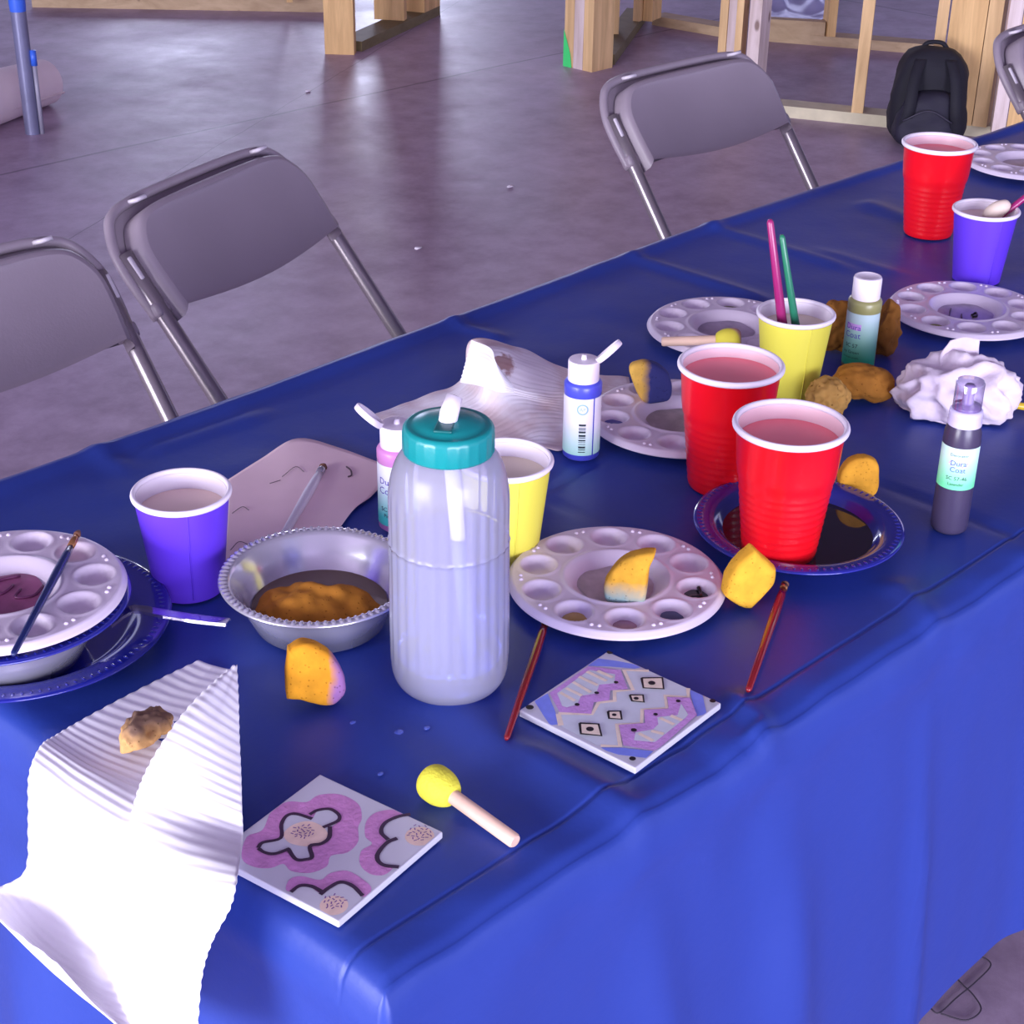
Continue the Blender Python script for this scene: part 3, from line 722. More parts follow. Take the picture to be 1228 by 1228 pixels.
# tall taupe bottle with a clear over-cap
loc = (0.7353, 0.0434, 0.7430); tb = empty('paint_bottle', loc); tag(tb, 'tall dark taupe paint bottle with a clear dome cap and mint label', 'paint bottle', 'small acrylic paint bottles')
R = .0165; v, f = lathe([(.0001, 0), (.0138, 0), (.0158, .002), (R, .006), (R, .088), (.0160, .096), (.0145, .102), (.0130, .106)], 48); obj('bottle_body', v, f, mat('taupe_paint', (66, 58, 84), .3), tb)
v, f = lathe([(.0148, .1035), (.0150, .106), (.0142, .108), (.0146, .1095), (.0142, .112), (.0146, .1135), (.0140, .117), (.0120, .118), (.0001, .118)], 48); cp = obj('collar', v, f, mat('lilac_collar', (206, 196, 232), .35), tb)
v, f = lathe([(.0118, .118), (.0122, .1185), (.0122, .121), (.0060, .122), (.0050, .124), (.0046, .139), (.0036, .1405), (.0001, .1405)], 32); obj('nozzle', v, f, mat('nozzle_violet', (150, 128, 168), .3), tb)
v, f = lathe([(.0124, .118), (.0124, .1420), (.0116, .1438), (.0100, .1442), (.0001, .1440)], 40)
def clear_mat(name, tint=(238, 236, 252)):
    m, nt, b = new_mat(name); L = nt.links.new; nt.nodes.remove(b); out = nt.nodes['Material Output']
    tr = N(nt, 'ShaderNodeBsdfTransparent'); tr.inputs['Color'].default_value = (*lin(tint), 1); gl = N(nt, 'ShaderNodeBsdfGlossy'); gl.inputs['Roughness'].default_value = .06
    lw = N(nt, 'ShaderNodeLayerWeight', Blend=.35); mr = N(nt, 'ShaderNodeMapRange'); mr.inputs[3].default_value = .06; mr.inputs[4].default_value = .75; L(lw.outputs['Facing'], mr.inputs[0])
    mx = N(nt, 'ShaderNodeMixShader'); L(mr.outputs[0], mx.inputs[0]); L(tr.outputs[0], mx.inputs[1]); L(gl.outputs[0], mx.inputs[2]); L(mx.outputs[0], out.inputs['Surface']); return m
clear = clear_mat('clear_plastic'); obj('clear_cap', v, f, clear, tb)
ca = CAMDIR(loc); mb = MB(); RR = R+.0003
mb.add(*arc_patch(RR, .046, .086, ca-1.35, ca+1.35, 44, 4), 0)
v = [];
for k in range(28):
    t = 2*math.pi*k/28; q = ca+.02+.0088*math.cos(t)/RR; v.append(Vector(((RR+.00015)*math.cos(q), (RR+.00015)*math.sin(q), .0712+.0034*math.sin(t))))
mb.add(v, [tuple(range(28))], 3)
mb.add(*text_mesh('Decorator', .0038, RR+.0002, .0782, ca+.02), 2)
mb.add(*text_mesh('Dura', .0070, RR+.0003, .0695, ca+.02), 1); mb.add(*text_mesh('Coat', .0070, RR+.0003, .0632, ca+.02), 1)
mb.add(*text_mesh('SC 57-46', .0050, RR+.0003, .0555, ca+.02), 2); mb.add(*text_mesh('Lavender', .0038, RR+.0003, .0503, ca+.02), 2)
mb.build('paper_label', [grad_label('mint_label', (206, 240, 230), (118, 234, 168), .050, .078), ink_purple, ink_dark, ink_pink], tb)

# ------------------------------------------------------------------ painted tiles (patterns lie on the glazed face)
SIDE = .107
tile_m = mat('tile_glaze', (206, 204, 216), .12, spec=.5, coat=.2)
p_pink = mat('pink_tile_paint', (206, 140, 196), .5, var=.10, scale=120, bump=.3, bscale=300); p_lilac = mat('lilac_tile_paint', (200, 150, 214), .5, var=.10, scale=120, bump=.3, bscale=300)
p_blue = mat('cornflower_tile_paint', (124, 140, 232), .5, var=.08, scale=120); p_cream = mat('cream_tile_paint', (238, 220, 200), .55, var=.08, scale=150)
p_black = mat('black_tile_paint', (26, 20, 34), .4); p_pale = mat('pale_blue_tile_paint', (206, 211, 222), .5, var=.05, scale=100); p_plum = mat('plum_tile_paint', (62, 40, 66), .45)
p_peach = mat('peach_tile_paint', (236, 206, 190), .5, var=.08, scale=150); p_dash = mat('violet_dash_paint', (120, 70, 140), .5)
TM = [tile_m, p_pink, p_lilac, p_blue, p_cream, p_black, p_pale, p_plum, p_peach, p_dash]
PINK, LILAC, BLUE, CREAM, BLACK, PALE, PLUM, PEACH, DASH = range(1, 10)
def clip(poly):
    lim = SIDE/2-.0012
    for ax in (0, 1):
        for s in (-1, 1):
            out = []
            for i in range(len(poly)):
                a, b = poly[i], poly[(i+1) % len(poly)]
                ia, ib = a[ax]*s <= lim, b[ax]*s <= lim
                if ia: out.append(a)
                if ia != ib:
                    t = (lim*s-a[ax])/(b[ax]-a[ax]); out.append((a[0]+(b[0]-a[0])*t, a[1]+(b[1]-a[1])*t))
            poly = out
    return poly
class Tile(MB):
    def __init__(s):
        super().__init__(); s.add(*bevel_box(SIDE, SIDE, .0056, .0013, 3, c=(0, 0, .0028))); s.k = 0
    def layer(s): s.k += 1; return .00563+.000045*s.k
    def fill(s, poly, mi, z=None, sm=False):
        if sm:   # rounded brush outline
            q = [Vector((*p, 0)) for p in poly]; m = len(q); poly = []
            for i in range(m):
                a, b, c, d = q[i-1], q[i], q[(i+1) % m], q[(i+2) % m]
                for k in range(4):
                    t = k/4; w = .5*((2*b)+(c-a)*t+(2*a-5*b+4*c-d)*t*t+(3*b-a-3*c+d)*t**3); poly.append((w.x, w.y))
        poly = clip(list(poly))
        if len(poly) < 3: return
        z = z or s.layer()
        bm = bmesh.new(); vs = [bm.verts.new((x, y, z)) for x, y in poly]
        try:
            fc = bm.faces.new(vs); fc.normal_update()
            if fc.normal.z < 0: fc.normal_flip()
            bmesh.ops.triangulate(bm, faces=[fc])
        except ValueError: pass
        bm.verts.index_update(); s.add([q.co.copy() for q in bm.verts], [tuple(q.index for q in p.verts) for p in bm.faces], mi); bm.free()
    def line(s, pts, wd, mi, close=False, smooth=True):
        pts = [Vector((*p, 0)) for p in pts]
        if close: pts.append(pts[0])
        c = catmull(pts, 5) if smooth else pts
        z = s.layer(); v = []
        for i, p in enumerate(c):
            t = (c[min(i+1, len(c)-1)]-c[max(i-1, 0)]).normalized(); n_ = Vector((-t.y, t.x, 0))
            ww = wd/2*(1+.18*noise.noise(p*300+Vector((0, 0, s.k))))
            v += [p+n_*ww+Vector((0, 0, z)), p-n_*ww+Vector((0, 0, z))]
        s.add(v, [(2*i, 2*i+1, 2*i+3, 2*i+2) for i in range(len(c)-1)], mi)
    def dot(s, p, r, mi, sq=1.):
        z = s.layer(); s.fill([(p[0]+r*math.cos(2*math.pi*k/18), p[1]+sq*r*math.sin(2*math.pi*k/18)) for k in range(18)], mi, z)

t = Tile()   # the zigzag tile
t.fill([(0.0263, 0.0526), (0.0535, 0.0535), (0.0554, 0.0182), (0.0477, 0.0226), (0.0373, 0.0387)], BLUE)
t.fill([(0.0308, 0.0518), (0.0423, 0.0496), (0.0523, 0.0261), (0.0519, 0.0198), (0.0436, 0.0298)], BLUE)
t.fill([(0.0457, 0.0549), (0.0535, 0.0535), (0.0533, 0.0372), (0.0534, 0.0235), (0.0472, 0.0395), (0.0406, 0.0518)], 0)
t.fill([(-0.0370, 0.0524), (-0.0227, 0.0513), (-0.0371, 0.0323), (-0.0481, 0.0202), (-0.0532, 0.0238), (-0.0475, 0.0345), (-0.0413, 0.0449)], BLUE)
t.fill([(0.0535, -0.0241), (0.0538, -0.0361), (0.0343, -0.0535), (0.0270, -0.0499), (0.0426, -0.0342)], BLUE)
t.fill([(-0.0504, -0.0204), (-0.0406, -0.0317), (-0.0291, -0.0511), (-0.0389, -0.0522), (-0.0488, -0.0349), (-0.0509, -0.0255)], BLUE)
# pale middle band
t.fill([(-0.0377, 0.0293), (-0.0223, 0.0101), (-0.0066, 0.0161), (0.0017, 0.0076), (0.0129, 0.0163), (0.0230, 0.0056), (0.0410, 0.0261), (0.0539, 0.0120), (0.0526, -0.0239), (0.0420, -0.0297), (0.0334, -0.0189), (0.0215, -0.0283), (0.0086, -0.0159), (-0.0053, -0.0256), (-0.0183, -0.0129), (-0.0398, -0.0310), (-0.0498, -0.0167), (-0.0489, 0.0166)], PALE)
t.line([(-0.0384, 0.0284), (-0.0484, 0.0178)], .004, CREAM, smooth=False); t.line([(-0.0378, 0.0288), (-0.0219, 0.0096), (-0.0073, 0.0151), (0.0027, 0.0075), (0.0127, 0.0153), (0.0233, 0.0059), (0.0402, 0.0272), (0.0521, 0.0123)], .0034, CREAM, smooth=False)
t.line([(-0.0488, -0.0191), (-0.0401, -0.0300), (-0.0204, -0.0121), (-0.0074, -0.0247), (0.0069, -0.0148), (0.0207, -0.0273), (0.0331, -0.0166), (0.0429, -0.0308), (0.0526, -0.0239)], .0034, CREAM, smooth=False)
# upper lilac zigzag with its pale panel
t.fill([(-0.0219, 0.0503), (0.0261, 0.0508), (0.0385, 0.0293), (0.0214, 0.0094), (0.0112, 0.0183), (0.0006, 0.0109), (-0.0095, 0.0179), (-0.0223, 0.0101), (-0.0360, 0.0290)], LILAC)
t.fill([(-0.0183, 0.0458), (0.0226, 0.0471), (0.0310, 0.0286), (0.0209, 0.0217), (0.0119, 0.0290), (0.0009, 0.0237), (-0.0089, 0.0302), (-0.0200, 0.0254), (-0.0280, 0.0289), (-0.0286, 0.0326)], PALE)
for a, b in (((-0.0160, 0.0448), (-0.0172, 0.0294)), ((-0.0086, 0.0450), (-0.0085, 0.0297)), ((0.0013, 0.0462), (-0.0007, 0.0275)), ((0.0099, 0.0472), (0.0101, 0.0293)), ((0.0194, 0.0471), (0.0191, 0.0279)), ((0.0255, 0.0415), (0.0259, 0.0272))): t.line([a, b], .0032, CREAM, smooth=False)
# lower lilac zigzag
t.fill([(-0.0382, -0.0314), (-0.0205, -0.0137), (-0.0058, -0.0267), (0.0073, -0.0161), (0.0206, -0.0290), (0.0320, -0.0191), (0.0427, -0.0325), (0.0279, -0.0492), (-0.0251, -0.0528), (-0.0291, -0.0511)], LILAC)
t.fill([(-0.0284, -0.0334), (-0.0199, -0.0285), (-0.0084, -0.0358), (-0.0007, -0.0349), (0.0061, -0.0291), (0.0181, -0.0387), (0.0319, -0.0321), (0.0239, -0.0441), (0.0190, -0.0452), (-0.0202, -0.0461)], PALE)
for a, b in (((-0.0192, -0.0311), (-0.0198, -0.0442)), ((0.0064, -0.0313), (0.0065, -0.0439)), ((0.0140, -0.0353), (0.0146, -0.0452)), ((-0.0110, -0.0361), (-0.0081, -0.0450))): t.line([a, b], .0032, CREAM, smooth=False)
for c, hw in (((0.0395, -0.0004), 62), ((0.0152, -0.0036), 42), ((-0.0129, -0.0042), 40), ((-0.0390, -0.0021), 60)): pass
for q in ([(0.0396, 0.0100), (0.0504, -0.0016), (0.0388, -0.0112), (0.0297, 0.0010)], [(0.0153, 0.0030), (0.0218, -0.0044), (0.0147, -0.0106), (0.0101, -0.0029)], [(-0.0125, 0.0022), (-0.0063, -0.0045), (-0.0138, -0.0114), (-0.0192, -0.0039)], [(-0.0382, 0.0085), (-0.0300, -0.0025), (-0.0400, -0.0130), (-0.0479, -0.0003)]):
    t.fill(q, CREAM); t.line(q, .0019, BLACK, close=True, smooth=False)
for p, r in (((0.0389, -0.0000), .0027), ((0.0145, -0.0035), .0019), ((-0.0133, -0.0041), .0017), ((-0.0392, -0.0018), .0028), ((0.0215, 0.0206), .0018), ((0.0006, 0.0229), .0018), ((-0.0212, 0.0244), .0019), ((0.0323, -0.0292), .0018), ((0.0071, -0.0267), .0017), ((-0.0194, -0.0266), .0022), ((0.0512, 0.0493), .0026), ((0.0492, -0.0485), .0024), ((-0.0478, -0.0466), .0024), ((-0.0475, 0.0481), .0030)): t.dot(p, r, BLACK)
o = t.build('painted_tile', TM, smooth=False)
tc_, rz_ = (0.3054, 0.0526, 0.7420), math.radians(5)
o.location = (tc_[0]+.0005, tc_[1], .743); o.rotation_euler = (0, 0, rz_)
tag(o, 'white square tile painted with lilac zigzags and black diamonds', 'tile', 'hand painted tiles')

t = Tile()   # the flower tile
t.fill([(-0.0268, 0.0478), (-0.0153, 0.0443), (0.0023, 0.0525), (0.0168, 0.0510), (0.0244, 0.0403), (0.0351, 0.0385), (0.0441, 0.0271), (0.0432, 0.0106), (0.0330, -0.0009), (0.0241, -0.0051), (0.0125, -0.0146), (0.0001, -0.0159), (-0.0087, -0.0094), (-0.0182, -0.0139), (-0.0295, -0.0093), (-0.0350, 0.0016), (-0.0328, 0.0103), (-0.0405, 0.0141), (-0.0460, 0.0235), (-0.0442, 0.0358)], PINK, sm=True)
t.fill([(0.0059, -0.0489), (-0.0033, -0.0490), (-0.0077, -0.0411), (-0.0041, -0.0299), (0.0067, -0.0222), (0.0163, -0.0234), (0.0195, -0.0149), (0.0317, -0.0058), (0.0432, -0.0050), (0.0526, -0.0131), (0.0547, -0.0246), (0.0439, -0.0198), (0.0321, -0.0198), (0.0231, -0.0298), (0.0112, -0.0318), (0.0028, -0.0413)], PINK, sm=True)
t.fill([(-0.0504, -0.0076), (-0.0417, -0.0031), (-0.0350, -0.0071), (-0.0308, -0.0191), (-0.0221, -0.0202), (-0.0139, -0.0276), (-0.0148, -0.0426), (-0.0187, -0.0513), (-0.0274, -0.0513), (-0.0235, -0.0356), (-0.0321, -0.0288), (-0.0406, -0.0277), (-0.0393, -0.0153), (-0.0489, -0.0126)], PINK, sm=True)
white1 = [(-0.0304, 0.0343), (-0.0246, 0.0353), (-0.0146, 0.0288), (-0.0038, 0.0378), (0.0047, 0.0406), (0.0099, 0.0367), (0.0127, 0.0260), (0.0210, 0.0278), (0.0274, 0.0223), (0.0263, 0.0136), (0.0211, 0.0092), (0.0129, 0.0091), (0.0054, 0.0035), (-0.0028, 0.0024), (-0.0093, 0.0071), (-0.0170, -0.0004), (-0.0212, 0.0010), (-0.0249, 0.0065), (-0.0203, 0.0167), (-0.0286, 0.0209), (-0.0317, 0.0269)]
t.fill(white1, 0, sm=True)
t.fill([(-0.0092, 0.0308), (0.0007, 0.0314), (0.0096, 0.0255), (0.0106, 0.0140), (0.0055, 0.0050), (-0.0021, 0.0030), (-0.0100, 0.0080), (-0.0144, 0.0176), (-0.0140, 0.0248)], PEACH, sm=True)
t.fill([(0.0543, -0.0248), (0.0557, -0.0397), (0.0535, -0.0502), (0.0235, -0.0558), (0.0082, -0.0522), (0.0055, -0.0421), (0.0087, -0.0345), (0.0217, -0.0295), (0.0252, -0.0297), (0.0318, -0.0193), (0.0455, -0.0186)], 0, sm=True)
t.dot((0.0404, -0.0441), .0098, PEACH)
t.fill([(-0.0501, -0.0122), (-0.0399, -0.0158), (-0.0406, -0.0277), (-0.0339, -0.0289), (-0.0247, -0.0324), (-0.0277, -0.0509), (-0.0441, -0.0528), (-0.0522, -0.0488), (-0.0523, -0.0324)], 0, sm=True)
t.dot((-0.0441, -0.0419), .0090, PEACH)
t.line([(-0.0307, 0.0340), (-0.0249, 0.0351), (-0.0146, 0.0288), (-0.0038, 0.0378), (0.0052, 0.0410), (0.0103, 0.0371), (0.0126, 0.0251)], .0027, PLUM)
t.line([(0.0150, 0.0295), (0.0215, 0.0282), (0.0274, 0.0223), (0.0263, 0.0136), (0.0210, 0.0099), (0.0099, 0.0134)], .0027, PLUM)
t.line([(0.0133, 0.0102), (0.0044, 0.0033), (-0.0034, 0.0033), (-0.0097, 0.0076), (-0.0170, -0.0004), (-0.0212, 0.0010), (-0.0249, 0.0065), (-0.0200, 0.0177)], .0029, PLUM)
t.line([(-0.0193, 0.0168), (-0.0286, 0.0209), (-0.0317, 0.0269), (-0.0311, 0.0336)], .0027, PLUM)
t.line([(0.0547, -0.0253), (0.0477, -0.0199), (0.0374, -0.0172), (0.0285, -0.0212), (0.0252, -0.0297)], .0029, PLUM); t.line([(0.0298, -0.0336), (0.0217, -0.0310), (0.0084, -0.0340), (0.0035, -0.0423), (0.0079, -0.0524)], .0031, PLUM)
t.line([(-0.0507, -0.0121), (-0.0429, -0.0128), (-0.0390, -0.0192), (-0.0390, -0.0277)], .0029, PLUM); t.line([(-0.0418, -0.0287), (-0.0339, -0.0289), (-0.0253, -0.0315), (-0.0236, -0.0399), (-0.0270, -0.0510)], .0029, PLUM)
random.seed(11)
def flecks(c, r, n):
    for k in range(n):
        a = 2.4*k; q = r*math.sqrt((k+.5)/n); x, y = c[0]+q*math.cos(a), c[1]+q*math.sin(a); d = random.uniform(0, 3.1); e = .0011
        t.line([(x-e*math.cos(d), y-e*math.sin(d)), (x+e*math.cos(d), y+e*math.sin(d))], .0008, DASH, smooth=False)
flecks((-0.0020, 0.0205), .0075, 24); flecks((0.0409, -0.0438), .0085, 26); flecks((-0.0441, -0.0425), .0072, 20)
o = t.build('painted_tile', TM, smooth=False)
o.location = (.0505, .0795, .743); o.rotation_euler = (0, 0, math.radians(10.5))
tag(o, 'white square tile painted with pink flowers outlined in dark plum, beside the paper towel', 'tile', 'hand painted tiles')

# ------------------------------------------------------------------ brushes and sponge pouncers
def brush(name, a, b, r, cols, label, cat='paintbrush', group='paintbrushes', bristle=None, ferrule=None):
    """a = tip of the bristles, b = end of the handle"""
    a, b = Vector(a), Vector(b); L_ = (b-a).length; d = (b-a)/L_
    root = empty(name, b); tag(root, label, cat, group)
    q = lambda t: a+d*t-b
    fl_, br = (ferrule[1] if ferrule else 0), (bristle[1] if bristle else 0)
    s = br+fl_
    v, f = tube([q(s), q(s+.012), q(s+.25*(L_-s)), q(s+.6*(L_-s)), q(L_-.003), q(L_)], [r*.8, r*1.0, r*1.12, r*.92, r*.72, r*.4], 12); obj('handle', v, f, cols, root)
    if ferrule: v, f = tube([q(br), q(br+.25*fl_), q(br+.3*fl_), q(br+fl_)], [r*.7, r*.86, r*.92, r*.9], 12); obj('ferrule', v, f, ferrule[0], root)
    if bristle: v, f = tube([q(0), q(.3*br), q(.75*br), q(br)], [r*.08, r*.55, r*.95, r*.68], 12); obj('bristles', v, f, bristle[0], root)
    return root
red_paint = mat('red_handle_lacquer', (132, 22, 30), .2, coat=.4); copper = mat('copper_ferrule', (206, 146, 96), .25, metal=.9); brown_hair = mat('brown_bristle', (112, 74, 58), .7)
navy = mat('navy_handle', (22, 36, 92), .25, coat=.3); white_lacq = mat('white_handle', (214, 208, 220), .3); magenta = mat('magenta_handle', (150, 36, 100), .25); green_h = mat('green_handle', (38, 118, 88), .25); silverf = mat('silver_ferrule', (190, 188, 196), .25, metal=.9); pale_hair = mat('pale_bristle', (226, 206, 190), .7)
brush('paintbrush', (0.5431, 0.0802, 0.7475), (0.3937, 0.0021, 0.7465), .0037, red_paint, 'dark red paintbrush with a copper tip below the dark blue plate', bristle=(brown_hair, .004), ferrule=(copper, .008))
brush('paintbrush', (0.3515, 0.1749, 0.7470), (0.2160, 0.0819, 0.7485), .0033, red_paint, 'dark red paintbrush sticking out from under the palette beside the water bottle', bristle=(brown_hair, .002), ferrule=(copper, .003))
brush('paintbrush', (0.1028, 0.4531, 0.8140), (-0.0288, 0.3269, 0.8140), .0032, navy, 'navy blue paintbrush lying across the palette on the stacked plates', bristle=(brown_hair, .010), ferrule=(copper, .018))
brush('paintbrush', (0.4002, 0.5162, 0.7485), (0.2550, 0.4089, 0.7485), .0042, white_lacq, 'white-handled paintbrush with a dark tip lying on the pinkish paper', bristle=(brown_hair, .008), ferrule=(silverf, .012))
# two handles in the yellow cup, one brush in the purple cup, one behind the crumpled paper
def leaning(name, base, top, r, m, label, cat, bristle=None, ferrule=None): return brush(name, base, top, r, m, label, cat, 'paintbrushes', bristle, ferrule)
cy = (0.8721, 0.3255, 0.7430); up = Vector((.318, .340, .885))
leaning('paintbrush', (cy[0]-.004, cy[1]-.004, .752), (cy[0]-.0325, cy[1]+.0200, .934), .0050, magenta, 'magenta handle standing in the yellow paper cup', 'paintbrush')
leaning('paintbrush', (cy[0]+.009, cy[1]-.014, .752), (cy[0]-.0225, cy[1]+.0110, .918), .0042, green_h, 'green handle standing in the yellow paper cup, behind the magenta one', 'paintbrush')
cp_ = (1.3251, 0.3776, 0.7430)
brush('foam_brush', (cp_[0]+.006, cp_[1]-.004, .812), (cp_[0]+.078, cp_[1]-.052, .880), .0038, magenta, 'magenta-handled brush with a fat cream head resting in the far purple cup', bristle=(pale_hair, .004))
v, f = blob((.019, .0105, .0105), (), 3, .0006, 200, 4); hd = obj('brush_head', [Vector((.010, -.008, .080))+Matrix.Rotation(-.6, 3, 'Z') @ Matrix.Rotation(-.55, 3, 'Y') @ p for p in v], f, pale_hair); hd.location = (0, 0, 0)
fb = [q for q in bpy.data.objects if q.name.startswith('foam_brush')][0]
hd.data.transform(Matrix.Translation((cp_[0]-fb.location.x, cp_[1]-fb.location.y, .743-fb.location.z+.007))); hd.parent = fb
brush('paintbrush', (0.9996, 0.1453, 0.7500), (1.0271, 0.0947, 0.7480), .0042, mat('orange_red_handle', (226, 60, 32), .3), 'orange and yellow handle poking out from behind the crumpled paper', ferrule=(mat('yellow_band', (226, 190, 50), .3), .028))
pine = mat('dowel_wood', (226, 190, 168), .55, var=.10, scale=40); foam_y = mat('yellow_foam', (226, 218, 64), .8, var=.08, scale=200, bump=.4, bscale=500)
def pouncer(a, b, R, label, foam, r=.0052):
    a, b = Vector(a), Vector(b); d = (b-a).normalized(); root = empty('sponge_pouncer', a); tag(root, label, 'sponge brush', 'wooden sponge pouncers')
    v, f = tube([d*.016, d*.019, b-a-d*.0015, b-a], [r*.95, r, r, r*.8], 18); sharp(obj('handle', v, f, pine, root), 50)
    prof = catmull([(.0001, -.006, 0), (R*.6, -.0055, 0), (R*.93, -.001, 0), (R, .006, 0), (R*.93, .013, 0), (R*.72, .019, 0), (R*.5, .0215, 0), (.0001, .022, 0)], 4)
    v, f = lathe([(max(.0001, p.x), p.y) for p in prof], 32); M = d.to_track_quat('Z', 'Y').to_matrix(); obj('foam_head', [M @ Vector(p) for p in v], f, foam, root)
    return root
pouncer((0.1381, 0.0760, 0.7555), (0.1405, -0.0038, 0.7485), .0135, 'yellow foam pouncer with a wooden handle lying between the two tiles', foam_y)
fy2, nt, b2 = new_mat('stained_foam'); tc = N(nt, 'ShaderNodeTexCoord'); sp = N(nt, 'ShaderNodeSeparateXYZ'); nt.links.new(tc.outputs['Object'], sp.inputs[0])
rr = N(nt, 'ShaderNodeValToRGB'); mr = N(nt, 'ShaderNodeMapRange'); mr.inputs[1].default_value = -.012; mr.inputs[2].default_value = .006; nt.links.new(sp.outputs['X'], mr.inputs[0]); nt.links.new(mr.outputs[0], rr.inputs['Fac'])
rr.color_ramp.elements[0].position = .35; rr.color_ramp.elements[1].position = .6; rr.color_ramp.elements[0].color = (*lin((222, 210, 70)), 1); rr.color_ramp.elements[1].color = (*lin((186, 140, 130)), 1); nt.links.new(rr.outputs['Color'], b2.inputs['Base Color']); b2.inputs['Roughness'].default_value = .8
pouncer((0.8927, 0.4152, 0.7700), (0.8419, 0.4774, 0.7625), .0125, 'stained foam pouncer with a wooden handle lying across a palette', fy2)

# ------------------------------------------------------------------ sponges
def sponge_mat(name, rgb, dark, tip=None, axis='Z', lo=0., hi=1., scale=1.):
    m, nt, b = new_mat(name); L = nt.links.new
    tc = N(nt, 'ShaderNodeTexCoord'); vo = N(nt, 'ShaderNodeTexVoronoi', Scale=260*scale); L(tc.outputs['Object'], vo.inputs['Vector'])
    rp = N(nt, 'ShaderNodeValToRGB'); rp.color_ramp.elements[0].position = .05; rp.color_ramp.elements[1].position = .20; rp.color_ramp.elements[0].color = (.30, .22, .12, 1); L(vo.outputs['Distance'], rp.inputs['Fac'])
    n1 = N(nt, 'ShaderNodeTexNoise', Scale=70, Detail=5); L(tc.outputs['Object'], n1.inputs['Vector'])
    cr = N(nt, 'ShaderNodeValToRGB'); cr.color_ramp.elements[0].position = .3; cr.color_ramp.elements[1].position = .7
    c = lin(rgb); cr.color_ramp.elements[0].color = (*[q*.8 for q in c], 1); cr.color_ramp.elements[1].color = (*[min(1, q*1.12) for q in c], 1); L(n1.outputs['Fac'], cr.inputs['Fac'])
    col = cr.outputs['Color']
    if tip:
        sp = N(nt, 'ShaderNodeSeparateXYZ'); L(tc.outputs['Object'], sp.inputs[0])
        wob = N(nt, 'ShaderNodeMath', operation='MULTIPLY_ADD'); wob.inputs[1].default_value = .012; L(n1.outputs['Fac'], wob.inputs[0]); L(sp.outputs[axis], wob.inputs[2])
        mr = N(nt, 'ShaderNodeMapRange'); mr.inputs[1].default_value = lo; mr.inputs[2].default_value = hi; L(wob.outputs[0], mr.inputs[0])
        mt = N(nt, 'ShaderNodeMixRGB'); L(mr.outputs[0], mt.inputs['Fac']); L(col, mt.inputs['Color1']); mt.inputs['Color2'].default_value = (*lin(tip), 1); col = mt.outputs['Color']
    mx = N(nt, 'ShaderNodeMixRGB', blend_type='MULTIPLY'); mx.inputs['Fac'].default_value = dark; L(col, mx.inputs['Color1']); L(rp.outputs['Color'], mx.inputs['Color2'])
    n4 = N(nt, 'ShaderNodeTexNoise', Scale=25*scale, Detail=1); L(tc.outputs['Object'], n4.inputs['Vector'])
    L(mx.outputs['Color'], b.inputs['Base Color']); b.inputs['Roughness'].default_value = .9; b.inputs['Specular IOR Level'].default_value = .2
    bp = N(nt, 'ShaderNodeBump', Strength=.6, Distance=.0015); L(rp.outputs['Color'], bp.inputs['Height']); L(bp.outputs['Normal'], b.inputs['Normal'])
    return m
def sponge(vf, m, loc, rot, label, group='yellow foam sponges'):
    v, f = vf
    o = obj('sponge', v, f, m)
    R_ = Matrix.Rotation(rot[2], 4, 'Z') @ Matrix.Rotation(rot[1], 4, 'Y') @ Matrix.Rotation(rot[0], 4, 'X')
    o.rotation_euler = R_.to_euler(); zmin = min((R_ @ Vector(p)).z for p in v)
    o.location = (loc[0], loc[1], loc[2]-zmin)
    tag(o, label, 'sponge', group); return o
RA = math.radians
YS = (222, 152, 38)
def slab(pts, bx, by, s, thick, seed, c, amp=.0007, p=5., n=5):
    """a cut sponge: closed outline (right, up) swept to a rounded slab, local X = along the outline, Y = thickness"""
    pl = [Vector(((x-bx)/s*.01, (by-y)/s*.0114, 0)) for x, y in pts]; m = len(pl); ol = []
    for i in range(m):
        a, b, cc, d = pl[i-1], pl[i], pl[(i+1) % m], pl[(i+2) % m]
        for k in range(n):
            t = k/n; ol.append(.5*((2*b)+(cc-a)*t+(2*a-5*b+4*cc-d)*t*t+(3*b-a-3*cc+d)*t**3))
    ct = Vector(((c[0]-bx)/s*.01, (by-c[1])/s*.0114, 0)); R = 16; M = len(ol); v = []; f = []
    ks = [math.sin(math.pi/2*(i/R)) for i in range(1, R+1)]
    for side in (-1, 1):
        base = len(v); h = thick/2
        v.append(Vector((ct.x, side*h, ct.y)))
        for k in ks:
            y = side*h*max(0, 1-k**p)**(1/p)
            for q in ol: v.append(Vector((ct.x+(q.x-ct.x)*k, y, ct.y+(q.y-ct.y)*k)))
        for i in range(M):
            t = (base, base+1+i, base+1+(i+1) % M); f.append(t if side < 0 else t[::-1])
        for r_ in range(R-1):
            for i in range(M):
                q = (base+1+r_*M+i, base+1+(r_+1)*M+i, base+1+(r_+1)*M+(i+1) % M, base+1+r_*M+(i+1) % M); f.append(q if side < 0 else q[::-1])
    off = Vector((seed*3.3, seed, seed*7.1)); C0 = Vector((ct.x, 0, ct.y)); o_ = []
    for q in v:
        d = (q-C0).normalized() if (q-C0).length > 1e-6 else Vector((0, 0, 0))
        w_ = noise.voronoi(q*150+off)[0][0]
        o_.append(q+d*(amp*noise.noise(q*120+off)+amp*noise.noise(q*45+off)-.0007*max(0, .3-w_)/.3))
    return o_, f
FACE = RA(-44.6)   # slabs stand square to the near corner of the table
